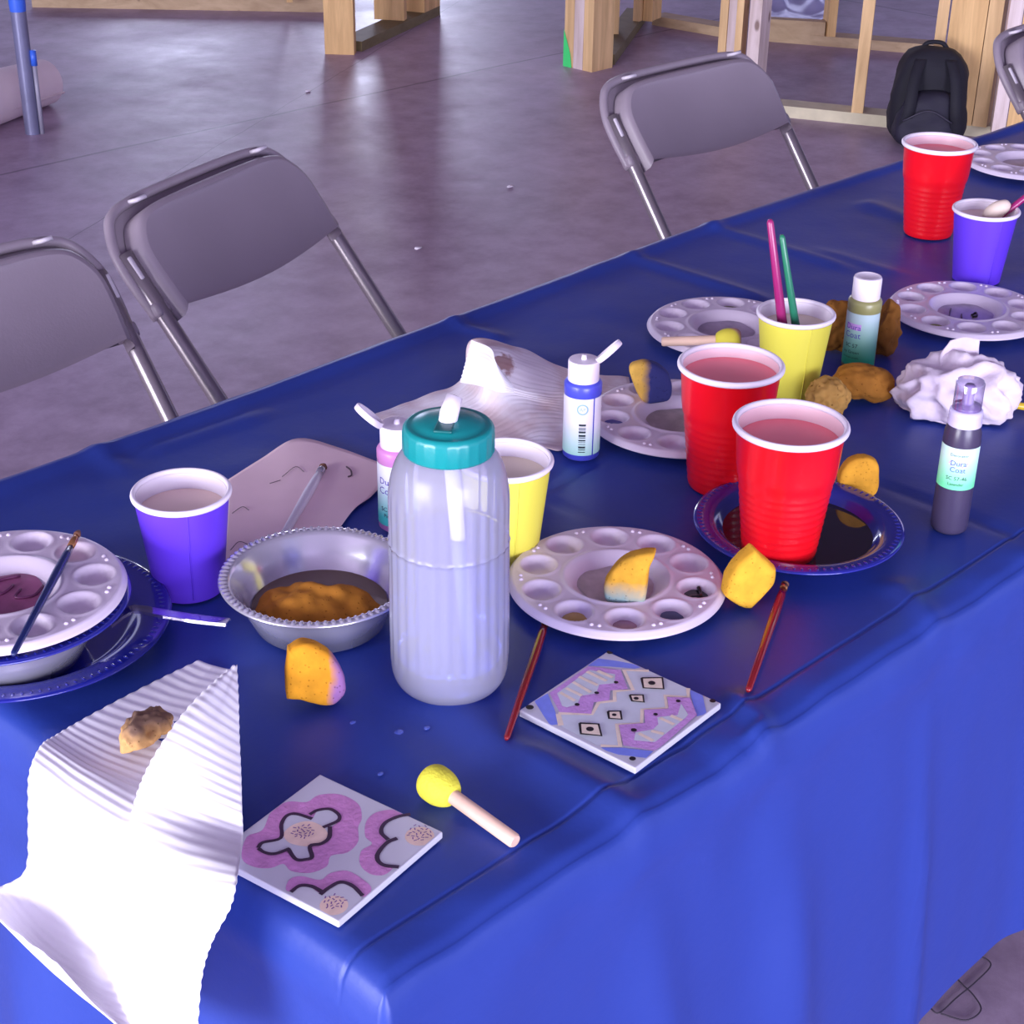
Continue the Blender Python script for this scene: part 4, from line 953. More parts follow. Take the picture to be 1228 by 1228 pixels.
sponge(slab([(345,788), (358,781), (378,784), (400,800), (412,818), (414,836), (403,848), (386,850), (364,845), (347,843), (343,840), (341,815), (342,792)], 378, 848, 16.4, .026, 1, (375, 818)), sponge_mat('sponge_lilac_tip', YS, .45, (160, 112, 166), 'X', .0145, .0215), (0.1479, 0.2164, 0.7430), (RA(-16), RA(6), FACE+RA(8)), 'yellow half-moon sponge with a lilac tip beside the silver bowl')
sponge(slab([(725,712), (727,700), (738,684), (756,672), (778,667), (781,672), (775,690), (774,722), (766,728), (745,728), (730,725)], 752, 726, 14.2, .020, 2, (755, 704)), sponge_mat('sponge_mint_base', (226, 168, 54), .35, (134, 160, 156), 'Z', .026, .011), (0.4182, 0.1476, 0.7485), (RA(-8), 0, FACE-RA(10)), 'yellow wedge sponge with a mint-stained base standing in a palette')
sponge(slab([(868,694), (870,689), (880,675), (896,662), (900,661), (908,668), (924,681), (927,686), (925,700), (915,712), (901,725), (896,727), (883,723), (868,713), (866,708)], 897, 724, 14.5, .024, 3, (897, 694)), sponge_mat('sponge_plain', (226, 170, 52), .5), (0.4969, 0.0840, 0.7430), (RA(-6), 0, FACE+RA(10)), 'yellow chunky sponge block leaning at the edge of the dark blue plate')
sponge(slab([(1003,585), (1006,568), (1018,557), (1034,556), (1046,562), (1050,575), (1049,597), (1030,604), (1008,600)], 1027, 602, 12.8, .016, 4, (1028, 580)), sponge_mat('sponge_orange', (218, 156, 50), .3), (0.7228, 0.1348, 0.7430), (0, 0, FACE), 'orange-yellow rounded sponge standing behind the dark blue plate')
sponge(slab([(752,452), (766,444), (784,446), (800,458), (805,474), (802,486), (786,490), (772,489), (762,478)], 777, 490, 12.1, .026, 5, (780, 468)), sponge_mat('sponge_navy_end', (226, 180, 84), .4, (58, 62, 120), 'X', -.002, .006), (0.7255, 0.3940, 0.7520), (RA(-10), 0, FACE), 'yellow sponge with a dark blue end resting on the palette edge behind a red cup')
# natural sea sponges
nat = sponge_mat('sea_sponge', (150, 98, 42), .75, scale=.8); nat2 = sponge_mat('sea_sponge_pale', (178, 136, 72), .85, scale=.55); wetb = sponge_mat('wet_sponge', (190, 124, 44), .4, scale=.9)
GS = 'brown sea sponges'
sponge(blob((.0260, .0165, .036), [((0, 0, -1), .025)], 5, .0055, 55, 6, .003, 95), nat, (1.0054, 0.3579, 0.7430), (0, 0, RA(-40)), 'tall ragged brown sea sponge between the yellow cup and olive bottle', GS)
sponge(blob((.0165, .020, .036), [((0, 0, -1), .025), ((-1, 0, .3), .012)], 5, .0045, 60, 7, .002, 95), nat, (1.0331, 0.3191, 0.7430), (RA(-6), RA(8), RA(-40)), 'brown sea sponge mostly hidden behind the olive paint bottle', GS)
sponge(blob((.0235, .0200, .0240), [((0, 0, -1), .016)], 5, .0030, 70, 8, .0042, 120), nat2, (0.8546, 0.2644, 0.7430), (0, 0, RA(-20)), 'pitted tan sea sponge between the yellow cup and red cup', GS)
sponge(blob((.0340, .0210, .0205), [((0, 0, -1), .015), ((1, .1, .1), .027)], 5, .0030, 60, 9, .001, 110), sponge_mat('sea_sponge_smooth', (158, 104, 40), .4, scale=.8), (0.9120, 0.2593, 0.7430), (0, RA(12), RA(-42)), 'smooth brown sea sponge in front of the olive bottle, left of the crumpled paper', GS)
sponge(blob((.0500, .0300, .0190), [((0, 0, -1), .008)], 5, .0060, 42, 10, .0012, 110), wetb, (0.2134, 0.2913, 0.7510), (0, RA(3), RA(-42)), 'wet brown sponge lying in the silver bowl', GS)
sponge(blob((.0240, .0150, .0125), [((0, 0, -1), .006), ((.3, .8, .3), .011)], 5, .0058, 85, 11, .003, 140), sponge_mat('sponge_paint_stained', (216, 168, 108), .6, (118, 92, 78), 'Z', .007, .016), (0.0287, 0.2575, 0.7475), (0, 0, RA(20)), 'small tan sponge stained dark on top, lying on the ribbed paper towel', GS)

# ------------------------------------------------------------------ paper towels, paper, crumpled paper, spoon, water
towel_m = mat('paper_towel', (240, 236, 244), .9, spec=.1)
bt = towel_m.node_tree.nodes['Principled BSDF']
def rib(freq, amp): return lambda s, t, p: amp*math.sin(t*freq*2*math.pi+.6*noise.noise(p*40))*(1+.3*noise.noise(p*90))
towel_ctrl = [
 [(0.1185, 0.3219, 0.7460), (0.1227, 0.3104, 0.7450), (0.1299, 0.2955, 0.7450), (0.1013, 0.2490, 0.7840), (0.1007, 0.2460, 0.7850), (0.1037, 0.2483, 0.7840)],
 [(0.0851, 0.3223, 0.7450), (0.0912, 0.2984, 0.7440), (0.1033, 0.2758, 0.7450), (0.0731, 0.2337, 0.7900), (0.0746, 0.2199, 0.7890), (0.0789, 0.2128, 0.7820)],
 [(0.0443, 0.3196, 0.7450), (0.0555, 0.2917, 0.7440), (0.0705, 0.2580, 0.7450), (0.0424, 0.2202, 0.7900), (0.0472, 0.1969, 0.7870), (0.0580, 0.1841, 0.7750)],
 [(0.0094, 0.3160, 0.7450), (0.0192, 0.2788, 0.7440), (0.0358, 0.2362, 0.7450), (0.0146, 0.2087, 0.7830), (0.0243, 0.1783, 0.7790), (0.0394, 0.1579, 0.7670)],
 [(-0.0126, 0.3127, 0.7450), (-0.0073, 0.2663, 0.7450), (0.0075, 0.2179, 0.7450), (-0.0053, 0.2031, 0.7690), (0.0084, 0.1660, 0.7670), (0.0240, 0.1370, 0.7590)],
 [(-0.0298, 0.3033, 0.7490), (-0.0266, 0.2561, 0.7490), (-0.0193, 0.2032, 0.7490), (-0.0173, 0.1975, 0.7540), (-0.0050, 0.1552, 0.7540), (0.0114, 0.1199, 0.7510)],
 [(-0.0480, 0.2902, 0.7401), (-0.0460, 0.2418, 0.7373), (-0.0420, 0.1931, 0.7392), (-0.0360, 0.1744, 0.7399), (-0.0320, 0.1210, 0.7559), (-0.0280, 0.0693, 0.7757)],
 [(-0.0520, 0.2940, 0.6997), (-0.0520, 0.2451, 0.6952), (-0.0540, 0.1863, 0.7120), (-0.0500, 0.1641, 0.7149), (-0.0480, 0.1106, 0.7363), (-0.0450, 0.0545, 0.7689)],
 [(-0.0600, 0.2947, 0.6583), (-0.0600, 0.2498, 0.6519), (-0.0640, 0.1829, 0.6782), (-0.0620, 0.1586, 0.6857), (-0.0600, 0.1101, 0.7081), (-0.0560, 0.0610, 0.7438)],
 [(-0.0800, 0.3033, 0.6471), (-0.0700, 0.2628, 0.6187), (-0.0700, 0.1986, 0.6326), (-0.0680, 0.1712, 0.6412), (-0.0680, 0.1169, 0.6717), (-0.0640, 0.0630, 0.7206)],
 [(-0.0950, 0.2826, 0.6508), (-0.0820, 0.2327, 0.6234), (-0.0780, 0.1790, 0.6250), (-0.0760, 0.1547, 0.6296), (-0.0760, 0.1081, 0.6515), (-0.0720, 0.0599, 0.6902)],
 [(-0.0950, 0.1915, 0.6637), (-0.0880, 0.1657, 0.6435), (-0.0840, 0.1371, 0.6367), (-0.0820, 0.1235, 0.6311), (-0.0820, 0.0917, 0.6386), (-0.0800, 0.0546, 0.6574)],
]
v, f = sheet(towel_ctrl, 16, 16, rib(40, .00045))
o = obj('paper_towel', v, f, towel_m); md = o.modifiers.new('thickness', 'SOLIDIFY'); md.thickness = .0004
tag(o, 'white ribbed paper towel draped over the near corner of the table', 'paper towel')

tm2, nt, b = new_mat('dirty_towel'); L = nt.links.new
tc = N(nt, 'ShaderNodeTexCoord'); n1 = N(nt, 'ShaderNodeTexNoise', Scale=16, Detail=6); L(tc.outputs['Object'], n1.inputs['Vector'])
r = N(nt, 'ShaderNodeValToRGB'); L(n1.outputs['Fac'], r.inputs['Fac']); r.color_ramp.elements[0].position = .40; r.color_ramp.elements[1].position = .58
r.color_ramp.elements[0].color = (*lin((212, 190, 192)), 1); r.color_ramp.elements[1].color = (*lin((236, 230, 238)), 1)
spt = (0.6348, 0.5108, 0.7880)
vm = N(nt, 'ShaderNodeVectorMath', operation='DISTANCE'); L(tc.outputs['Object'], vm.inputs[0]); vm.inputs[1].default_value = spt
n5 = N(nt, 'ShaderNodeTexNoise', Scale=90, Detail=4); L(tc.outputs['Object'], n5.inputs['Vector'])
ad = N(nt, 'ShaderNodeMath', operation='MULTIPLY_ADD'); ad.inputs[1].default_value = .03; L(n5.outputs['Fac'], ad.inputs[0]); L(vm.outputs['Value'], ad.inputs[2])
lt = N(nt, 'ShaderNodeMapRange'); lt.inputs[1].default_value = .026; lt.inputs[2].default_value = .031; lt.inputs[3].default_value = .75; lt.inputs[4].default_value = 0; L(ad.outputs[0], lt.inputs[0])
mx = N(nt, 'ShaderNodeMixRGB'); L(lt.outputs[0], mx.inputs['Fac']); L(r.outputs['Color'], mx.inputs['Color1']); mx.inputs['Color2'].default_value = (*lin((140, 84, 76)), 1)
L(mx.outputs['Color'], b.inputs['Base Color']); b.inputs['Roughness'].default_value = .9; b.inputs['Specular IOR Level'].default_value = .1
ctrl2 = [
 [(0.5048, 0.5724, 0.7470), (0.5727, 0.5738, 0.7470), (0.6274, 0.5691, 0.7520), (0.6425, 0.5698, 0.7920), (0.6839, 0.5431, 0.7800), (0.7139, 0.4906, 0.7620), (0.7693, 0.4592, 0.7480)],
 [(0.5058, 0.5581, 0.7460), (0.5604, 0.5512, 0.7470), (0.6082, 0.5422, 0.7560), (0.6334, 0.5290, 0.7920), (0.6655, 0.5025, 0.7780), (0.7056, 0.4753, 0.7560), (0.7487, 0.4396, 0.7470)],
 [(0.5054, 0.5424, 0.7460), (0.5489, 0.5233, 0.7470), (0.5921, 0.5090, 0.7550), (0.6073, 0.5042, 0.7760), (0.6416, 0.4808, 0.7640), (0.6849, 0.4602, 0.7520), (0.7281, 0.4268, 0.7460)],
 [(0.4962, 0.5143, 0.7450), (0.5364, 0.4949, 0.7460), (0.5837, 0.4795, 0.7490), (0.6168, 0.4798, 0.7580), (0.6449, 0.4633, 0.7520), (0.6639, 0.4378, 0.7490), (0.6976, 0.4155, 0.7460)],
 [(0.4775, 0.4832, 0.7450), (0.5175, 0.4635, 0.7450), (0.5631, 0.4439, 0.7460), (0.6050, 0.4416, 0.7460), (0.6249, 0.4284, 0.7460), (0.6409, 0.4136, 0.7460), (0.6682, 0.4070, 0.7460)],
 [(0.4703, 0.4655, 0.7440), (0.5079, 0.4402, 0.7440), (0.5498, 0.4186, 0.7440), (0.5806, 0.4127, 0.7440), (0.5906, 0.3906, 0.7440), (0.6160, 0.3899, 0.7440), (0.6445, 0.3918, 0.7450)],
]
rb = rib(26, .0006)
v, f = sheet(ctrl2, 14, 14, lambda s, t, p: rb(s, t, p)+.0022*noise.noise(p*38))
o = obj('paper_towel', v, f, tm2); md = o.modifiers.new('thickness', 'SOLIDIFY'); md.thickness = .0004
tag(o, 'crumpled paper towel with brown stains behind the water bottle', 'paper towel')
# the folded-over clean corner on its crest is part of the same towel
fold = [
 [(0.6109, 0.5540, 0.7580), (0.6144, 0.5489, 0.7820), (0.6256, 0.5521, 0.8020)],
 [(0.6008, 0.5145, 0.7700), (0.6043, 0.5086, 0.7920), (0.6196, 0.5173, 0.8050)],
 [(0.5949, 0.4817, 0.7760), (0.6004, 0.4840, 0.7900), (0.6075, 0.4975, 0.8000)],
 [(0.6074, 0.4706, 0.7740), (0.6111, 0.4768, 0.7800), (0.6096, 0.4874, 0.7880)],
]
v, f = sheet(fold, 12, 12, lambda s, t, p: .0006*math.sin(s*14*2*math.pi)); q = obj('folded_corner', v, f, towel_m, o)

paper_m = mat('drawing_paper', (238, 210, 216), .85, spec=.15, var=.08, scale=9)
pc = [
 [(0.3176, 0.5588, 0.7445), (0.3681, 0.5730, 0.7450), (0.4176, 0.5818, 0.7470), (0.4356, 0.5422, 0.7460), (0.4469, 0.4749, 0.7450)],
 [(0.2830, 0.5138, 0.7445), (0.3327, 0.5223, 0.7450), (0.3737, 0.5247, 0.7465), (0.3969, 0.4949, 0.7460), (0.4217, 0.4554, 0.7450)],
 [(0.2455, 0.4646, 0.7442), (0.2853, 0.4670, 0.7450), (0.3227, 0.4670, 0.7465), (0.3573, 0.4549, 0.7455), (0.3930, 0.4408, 0.7450)],
 [(0.2103, 0.4185, 0.7442), (0.2368, 0.4121, 0.7445), (0.2697, 0.4084, 0.7455), (0.3158, 0.4132, 0.7450), (0.3667, 0.4331, 0.7445)],
 [(0.1915, 0.3948, 0.7442), (0.2142, 0.3864, 0.7442), (0.2450, 0.3812, 0.7445), (0.2842, 0.3911, 0.7445), (0.3257, 0.4092, 0.7445)],
]
v, f = sheet(pc, 8, 8); o = obj('paper_sheet', v, f, paper_m); md = o.modifiers.new('thickness', 'SOLIDIFY'); md.thickness = .0003
tag(o, 'pinkish drawing paper with faint scribbles under the white-handled brush', 'paper')
pen = mat('pen_ink', (86, 70, 80), .7)
for r_, s in ((.0008, [(0.4142, 0.5010, 0.7466), (0.4125, 0.4929, 0.7466), (0.4064, 0.4843, 0.7466), (0.4019, 0.4838, 0.7466)]), (.0003, [(0.2806, 0.5003, 0.7455), (0.2945, 0.5040, 0.7458), (0.2950, 0.4947, 0.7458)]), (.0003, [(0.3564, 0.5252, 0.7470), (0.3779, 0.5325, 0.7475), (0.3775, 0.5193, 0.7472)]), (.0003, [(0.3405, 0.5235, 0.7462), (0.3515, 0.5214, 0.7466)]), (.0003, [(0.2399, 0.4471, 0.7452), (0.2538, 0.4539, 0.7454), (0.2567, 0.4445, 0.7456)])):
    v, f = tube(catmull(s, 5), r_, 6); obj('pen_scribble', v, f, pen, o)

# crumpled paper ball
def crumple(scale, seed, sub=5, amp=.010):
    bm = bmesh.new(); bmesh.ops.create_icosphere(bm, subdivisions=sub, radius=1); off = Vector((seed, seed*2, seed*3)); v = []
    for p in bm.verts:
        d = p.co.normalized(); q = d*2.0+off
        rd = 1-abs(noise.noise(q*.8))*2; rd2 = 1-abs(noise.noise(q*1.7+off))*2; rd3 = 1-abs(noise.noise(q*3.2))*2
        k = 1+.30*(rd-.5)+.09*(rd2-.5)+.02*(rd3-.5)
        w = Vector((d.x*scale[0]*k, d.y*scale[1]*k, d.z*scale[2]*k)); 
        if w.z < -scale[2]*.45: w.z = -scale[2]*.45+(w.z+scale[2]*.45)*.05
        v.append(w)
    bm.verts.index_update(); f = [tuple(q.index for q in p.verts) for p in bm.faces]; bm.free(); return v, f
ball_m = mat('crumpled_tissue', (228, 214, 226), .9, spec=.1, var=.08, scale=30, bump=.4, bscale=120)
v, f = crumple((.058, .040, .040), 4.2); zb = -min(p.z for p in v)
o = obj('crumpled_paper', v, f, ball_m, smooth=True); c = (0.9574, 0.1772, 0.7430); o.location = (c[0], c[1], .743+zb); o.rotation_euler = (0, 0, RA(-45))
tag(o, 'crumpled white paper towel ball behind the tall taupe bottle', 'paper')
fl2 = [[(-.018, .000, .020), (0, .004, .022), (.022, .000, .020)], [(-.020, .012, .036), (0, .014, .040), (.020, .012, .038)], [(-.010, .018, .052), (.006, .020, .056), (.020, .018, .054)]]
v, f = sheet(fl2, 8, 8, lambda s, t, p: .0015*noise.noise(p*120)); q = obj('torn_flap', v, f, ball_m, o); md = q.modifiers.new('thickness', 'SOLIDIFY'); md.thickness = .0006

# clear spoon bridging the stack and the silver bowl
A, B_ = (0.0793, 0.3838, 0.7680), (0.1377, 0.3067, 0.7780)
sp = catmull([A, (0.0924, 0.3812, 0.7720), (0.1016, 0.3765, 0.7740), (0.1117, 0.3524, 0.7760), (0.1252, 0.3273, 0.7770), B_], 6)
mb = MB(); v = []
for i, p in enumerate(sp):
    t_ = (sp[min(i+1, len(sp)-1)]-sp[max(i-1, 0)]).normalized(); n_ = t_.cross(Vector((0, 0, 1))).normalized(); wdt = .0052+.003*smooth01((8-i)/8)
    for (k, dz) in ((-1, 0.), (-.8, .0022), (.8, .0022), (1, 0.)): v.append(p+n_*wdt*k+Vector((0, 0, dz)))
f = [(i*4+k, i*4+k+1, (i+1)*4+k+1, (i+1)*4+k) for i in range(len(sp)-1) for k in range(3)]
o = obj('plastic_spoon', v, f, clear_mat('clear_spoon_plastic', (214, 208, 232)), smooth=False); md = o.modifiers.new('thickness', 'SOLIDIFY'); md.thickness = .0012
tag(o, 'clear plastic spoon handle bridging the plate stack and the silver bowl', 'spoon')

# drops of spilled water on the cover
drop_m = mat('water_drop', (70, 92, 190), .05, spec=.8, coat=.6)
for k, (p, s, lab) in enumerate([((0.1708, 0.1475, 0.7425), .0032, 'largest water drop on the blue cover below the water bottle'), ((0.1893, 0.1372, 0.7425), .0022, 'small water drop nearest the water bottle base'), ((0.1547, 0.1801, 0.7425), .0022, 'faint water drop between the lilac-tipped sponge and bottle'), ((0.1288, 0.1189, 0.7425), .0018, 'small water drop near the pink flower tile')]):
    v, f = blob((s*1.25, s, s*.35), [((0, 0, -1), .0002)], 3, s*.12, 300, k); o = obj('water_drop', v, f, drop_m); o.location = (p[0], p[1], .7428); tag(o, lab, 'water drop', 'water drops on the table cover')

# ------------------------------------------------------------------ timber framing on the slab
def timber(name, rgb, sc_=(14, 14, 1.2)):
    m, nt, b = new_mat(name); L = nt.links.new
    tc = N(nt, 'ShaderNodeTexCoord'); mp = N(nt, 'ShaderNodeMapping'); mp.inputs['Scale'].default_value = sc_; L(tc.outputs['Object'], mp.inputs['Vector'])
    n1 = N(nt, 'ShaderNodeTexNoise', Scale=2.4, Detail=6, Roughness=.6, Distortion=.6); L(mp.outputs['Vector'], n1.inputs['Vector'])
    r = N(nt, 'ShaderNodeValToRGB'); c = lin(rgb); r.color_ramp.elements[0].position = .3; r.color_ramp.elements[1].position = .7
    r.color_ramp.elements[0].color = (c[0]*.72, c[1]*.66, c[2]*.6, 1); r.color_ramp.elements[1].color = (*[min(1, q*1.1) for q in c], 1); L(n1.outputs['Fac'], r.inputs['Fac'])
    v_ = N(nt, 'ShaderNodeTexVoronoi', Scale=5.5); mp2 = N(nt, 'ShaderNodeMapping'); mp2.inputs['Scale'].default_value = (1.6, 1.6, .8); L(tc.outputs['Object'], mp2.inputs['Vector']); L(mp2.outputs['Vector'], v_.inputs['Vector'])
    rp = N(nt, 'ShaderNodeValToRGB'); rp.color_ramp.elements[0].position = .05; rp.color_ramp.elements[1].position = .10; rp.color_ramp.elements[0].color = (.25, .16, .12, 1); L(v_.outputs['Distance'], rp.inputs['Fac'])
    mx = N(nt, 'ShaderNodeMixRGB', blend_type='MULTIPLY'); mx.inputs['Fac'].default_value = .8; L(r.outputs['Color'], mx.inputs['Color1']); L(rp.outputs['Color'], mx.inputs['Color2'])
    L(mx.outputs['Color'], b.inputs['Base Color']); b.inputs['Roughness'].default_value = .65; return m
stud_m = timber('stud_pine', (226, 190, 140)); pale_stud = timber('pale_stud_pine', (224, 206, 206)); treated = timber('treated_plate', (128, 116, 84), (3, 3, 8)); plate_m = timber('plate_pine', (196, 170, 138), (3, 3, 8)); tan_stud = timber('tan_stud_pine', (226, 186, 130))
HT = 2.44
def v2(p): return Vector((p[0], p[1], 0))
def frame_root(p, label, group='timber wall frames'):
    r = empty('timber_frame', (p[0], p[1], 0)); tag(r, label, 'timber frame', group); return r
def stud(root, pl, pr, depth, m=None, z0=.038, z1=HT, name='stud'):
    """front face from pl to pr (as seen), running depth away from the viewer"""
    a, b = v2(pl), v2(pr); d = (b-a); n_ = Vector((-d.y, d.x, 0)).normalized()*depth
    if n_.dot(Vector((.7, .7, 0))) < 0: n_ = -n_
    o = root.location; poly = [a-o, b-o, b+n_-o, a+n_-o]
    if (poly[1]-poly[0]).cross(poly[2]-poly[1]).z < 0: poly.reverse()
    mb = MB(); mb.add(*prism([(p.x, p.y) for p in poly], z0, z1)); return mb.build(name, m or stud_m, root, smooth=False)
def plate_(root, p0, p1, wd, m=None, side=1, z0=0., z1=.038):
    a, b = v2(p0), v2(p1); d = (b-a).normalized(); n_ = Vector((-d.y, d.x, 0))*wd*side; o = root.location
    poly = [a-o, b-o, b+n_-o, a+n_-o]
    if side < 0: poly.reverse()
    mb = MB(); mb.add(*prism([(p.x, p.y) for p in poly], z0, z1)); return mb.build('bottom_plate', m or plate_m, root, smooth=False)
def lerp(a, b, t): return (a[0]+(b[0]-a[0])*t, a[1]+(b[1]-a[1])*t)

# frame running away from the left post
A0, A1 = (3.6010, 4.3414), (4.3353, 4.6675)
r = frame_root(A0, 'timber wall frame ending in a square post left of the bright floor patch')
stud(r, (3.5245, 4.4267), (3.5987, 4.3435), .055, tan_stud, 0)
dA = (v2(A1)-v2(A0)).normalized(); st = v2(A0)+dA*.06
plate_(r, st, A1, .10, treated, 1)
stud(r, (3.9551, 4.6437), (4.0253, 4.5409), .04, tan_stud)
e = v2(A1)-dA*.16; nA = Vector((-dA.y, dA.x, 0))
stud(r, e+nA*.095, e, .16, tan_stud)
# frame running away from the post with green paint
B0, B1 = (4.1817, 3.5635), (4.9468, 4.0502)
r = frame_root((4.0662, 3.5616), 'timber wall frame ending in a triple post with green paint at its foot')
pl, pc_ = (4.0700, 3.6967), (4.0731, 3.5555)
for k in range(3): stud(r, lerp(pl, pc_, k/3+.004), lerp(pl, pc_, (k+1)/3-.004), .115, stud_m if k != 1 else pale_stud, 0)
gp = [Vector((*lerp(pl, pc_, t), z)) for t, z in ((-.005, 0), (.30, 0), (.24, .05), (.10, .10), (-.005, .135))]
nb = (v2(pc_)-v2(pl)); nb = Vector((nb.y, -nb.x, 0)).normalized()*.0025
if nb.dot(Vector((.7, .7, 0))) > 0: nb = -nb
q = obj('paint_patch', [p+nb-r.location for p in gp], [tuple(range(5))], mat('green_marking_paint', (70, 220, 120), .6), r, smooth=False); q['label'] = 'bright green marking paint'
plate_(r, (4.2228, 3.5800), B1, .09, treated, 1)
stud(r, (4.4652, 3.8335), (4.4949, 3.8077), .09); stud(r, (4.7226, 3.9366), (4.7311, 3.9082), .09); stud(r, (4.7534, 3.9099), (4.7696, 3.8748), .05, tan_stud); stud(r, (4.7842, 3.8832), (4.8591, 3.9035), .05, tan_stud)
# cross frame behind, between the green-marked post and the next posts
r = frame_root((4.8809, 3.9559), 'timber frame with a bare bottom plate crossing behind the single chair')
plate_(r, (4.8609, 3.9520), (4.9054, 3.5636), .09, plate_m, 1)
# partition with studs, right of the single chair
D0, D1 = (4.0033, 2.9198), (4.3854, 1.9598)
r = frame_root((4.1018, 2.6872), 'timber partition frame with open studs beside the black backpack')
dD = (v2((4.2465, 2.3899))-v2((4.1018, 2.6872))).normalized(); d0 = v2((4.1018, 2.6872)); nD = Vector((-dD.y, dD.x, 0))
if nD.dot(Vector((.7, .7, 0))) < 0: nD = -nD
def onD(px):   # distance along the partition
    return d0+dD*px
a0, a1 = d0-dD*.52, d0+dD*.95
plate_(r, a0, a1, .09, mat('sunlit_plate', (206, 196, 168), .7, var=.1, scale=20), 1 if nD.dot(Vector((-dD.y, dD.x, 0))) > 0 else -1)
stud(r, (4.0353, 2.8265), (4.0474, 2.7863), .09, pale_stud)
stud(r, (4.0335, 2.9480), (4.0350, 2.9163), .06); stud(r, (4.0372, 2.9144), (4.0387, 2.8830), .06, pale_stud); stud(r, (4.0387, 2.8830), (4.0469, 2.8608), .06)
stud(r, (4.1938, 2.4972), (4.2141, 2.4650), .09)
stud(r, (4.2849, 2.2761), (4.3027, 2.2465), .09); stud(r, (4.2979, 2.2371), (4.3481, 2.1378), .09, tan_stud); stud(r, (4.3502, 2.1360), (4.3669, 2.0941), .09); stud(r, (4.3170, 2.0456), (4.3404, 2.0116), .06, pale_stud); stud(r, (4.3424, 2.0098), (4.3822, 1.9350), .06, tan_stud)
# low frame farther back
r = frame_root((4.9605, 3.4561), 'farther timber frame whose low plate shows between the open studs')
E0, E1 = (4.9440, 3.5100), (5.2750, 2.8742)
plate_(r, E0, E1, .09, plate_m, 1 if True else -1)
stud(r, (5.0812, 3.2378), (5.1062, 3.2160), .09, tan_stud)
m2 = MB(); a, b = v2((4.9341, 3.4852)), v2((5.0860, 3.2533)); o_ = r.location; d = (b-a).normalized(); n_ = Vector((-d.y, d.x, 0))*.05
m2.add(*prism([((p-o_).x, (p-o_).y) for p in (a, b, b+n_, a+n_)], .038, .09)); m2.build('blocking', plate_m, r, smooth=False)
# far frame across the top left
r = frame_root((3.5428, 5.5083), 'long low timber plate across the far end of the slab, top left')
plate_(r, (3.1424, 5.8988), (4.0281, 4.9996), .12, plate_m, 1, 0, .06)
stud(r, (3.8260, 5.0457), (3.8441, 5.0301), .09, tan_stud, .06)
# plastic sheeting lying beyond the partition
a, b, c, d = [Vector(p) for p in ((5.1648, 3.6255, 0.0200), (5.3344, 3.4148, 0.0200), (6.2612, 4.0572, 0.0200), (6.1305, 4.4468, 0.0200))]
ctrl = [[a+(b-a)*i/5+(d-a)*j/5*(1-i/5)+(c-b)*j/5*(i/5)+Vector((0, 0, .05*noise.noise(Vector((i*1.7, j*2.3, 1)))+.03)) for i in range(6)] for j in range(6)]
v, f = sheet(ctrl, 8, 8, lambda s, t, p: .03*(1-abs(noise.noise(p*4))*2)); o = obj('plastic_sheeting', v, f, mat('milky_sheeting', (190, 186, 232), .18, spec=.7)); tag(o, 'crinkled shiny plastic sheeting on the slab beyond the open studs', 'plastic sheet')

# ------------------------------------------------------------------ backpack
pk = mat('black_nylon', (22, 20, 34), .75, var=.2, scale=12, bump=.3, bscale=120); pk2 = mat('black_nylon_pocket', (30, 26, 46), .7, var=.2, scale=12, bump=.3, bscale=120)
bk = empty('backpack', (4.19, 2.21, 0), RA(-52)); bk.scale = (1.02, 1, .82); tag(bk, 'black nylon backpack standing on the floor against the timber studs', 'backpack')
def soft(sx, sy, sz, taper, seed, rnd=4.0):
    bm = bmesh.new(); bmesh.ops.create_icosphere(bm, subdivisions=4, radius=1); v = []
    for p in bm.verts:
        d = p.co.normalized(); k = (abs(d.x)**rnd+abs(d.y)**rnd+abs(d.z)**rnd)**(-1/rnd); q = d*k
        tz = (q.z+1)/2; s = 1-taper*tz**2
        w = Vector((q.x*sx*s, q.y*sy*s, (q.z+1)*sz)); w += d*(.010*noise.noise(w*9+Vector((seed, 0, 0)))+.006*noise.noise(w*22)); w.z = max(w.z, 0.); v.append(w)
    bm.verts.index_update(); f = [tuple(q.index for q in p.verts) for p in bm.faces]; bm.free(); return v, f
v, f = soft(.125, .085, .185, .30, 1); obj('main_bag', v, f, pk, bk)
v, f = soft(.095, .05, .105, .25, 3); obj('front_pocket', [p+Vector((-.012, -.082, .012)) for p in v], f, pk2, bk)
for s in (-1, 1):
    pts = catmull([(s*.045, -.055, .335), (s*.062, -.098, .27), (s*.070, -.128, .16), (s*.085, -.10, .05)], 6)
    v = []
    for i, p in enumerate(pts):
        for k in (-1, 1):
            for dy in (-.004, .004): v.append(p+Vector((k*.017, dy, 0)))
    n = len(pts); f = []
    for i in range(n-1):
        b0, b1 = i*4, (i+1)*4; f += [(b0, b0+2, b1+2, b1), (b0+1, b1+1, b1+3, b0+3), (b0, b1, b1+1, b0+1), (b0+2, b0+3, b1+3, b1+2)]
    f += [(0, 1, 3, 2), ((n-1)*4, (n-1)*4+2, (n-1)*4+3, (n-1)*4+1)]
    obj('shoulder_strap', v, f, pk, bk)
v, f = tube(catmull([(-.04, .02, .352), (-.02, .02, .378), (.02, .02, .378), (.04, .02, .352)], 6), .008, 10); obj('carry_handle', v, f, pk, bk)
v, f = tube(catmull([(-.085, -.1315, .12), (-.012, -.142, .165), (.062, -.1315, .12)], 6), .003, 6); obj('zip', v, f, mat('zip_grey', (58, 54, 70), .5), bk)

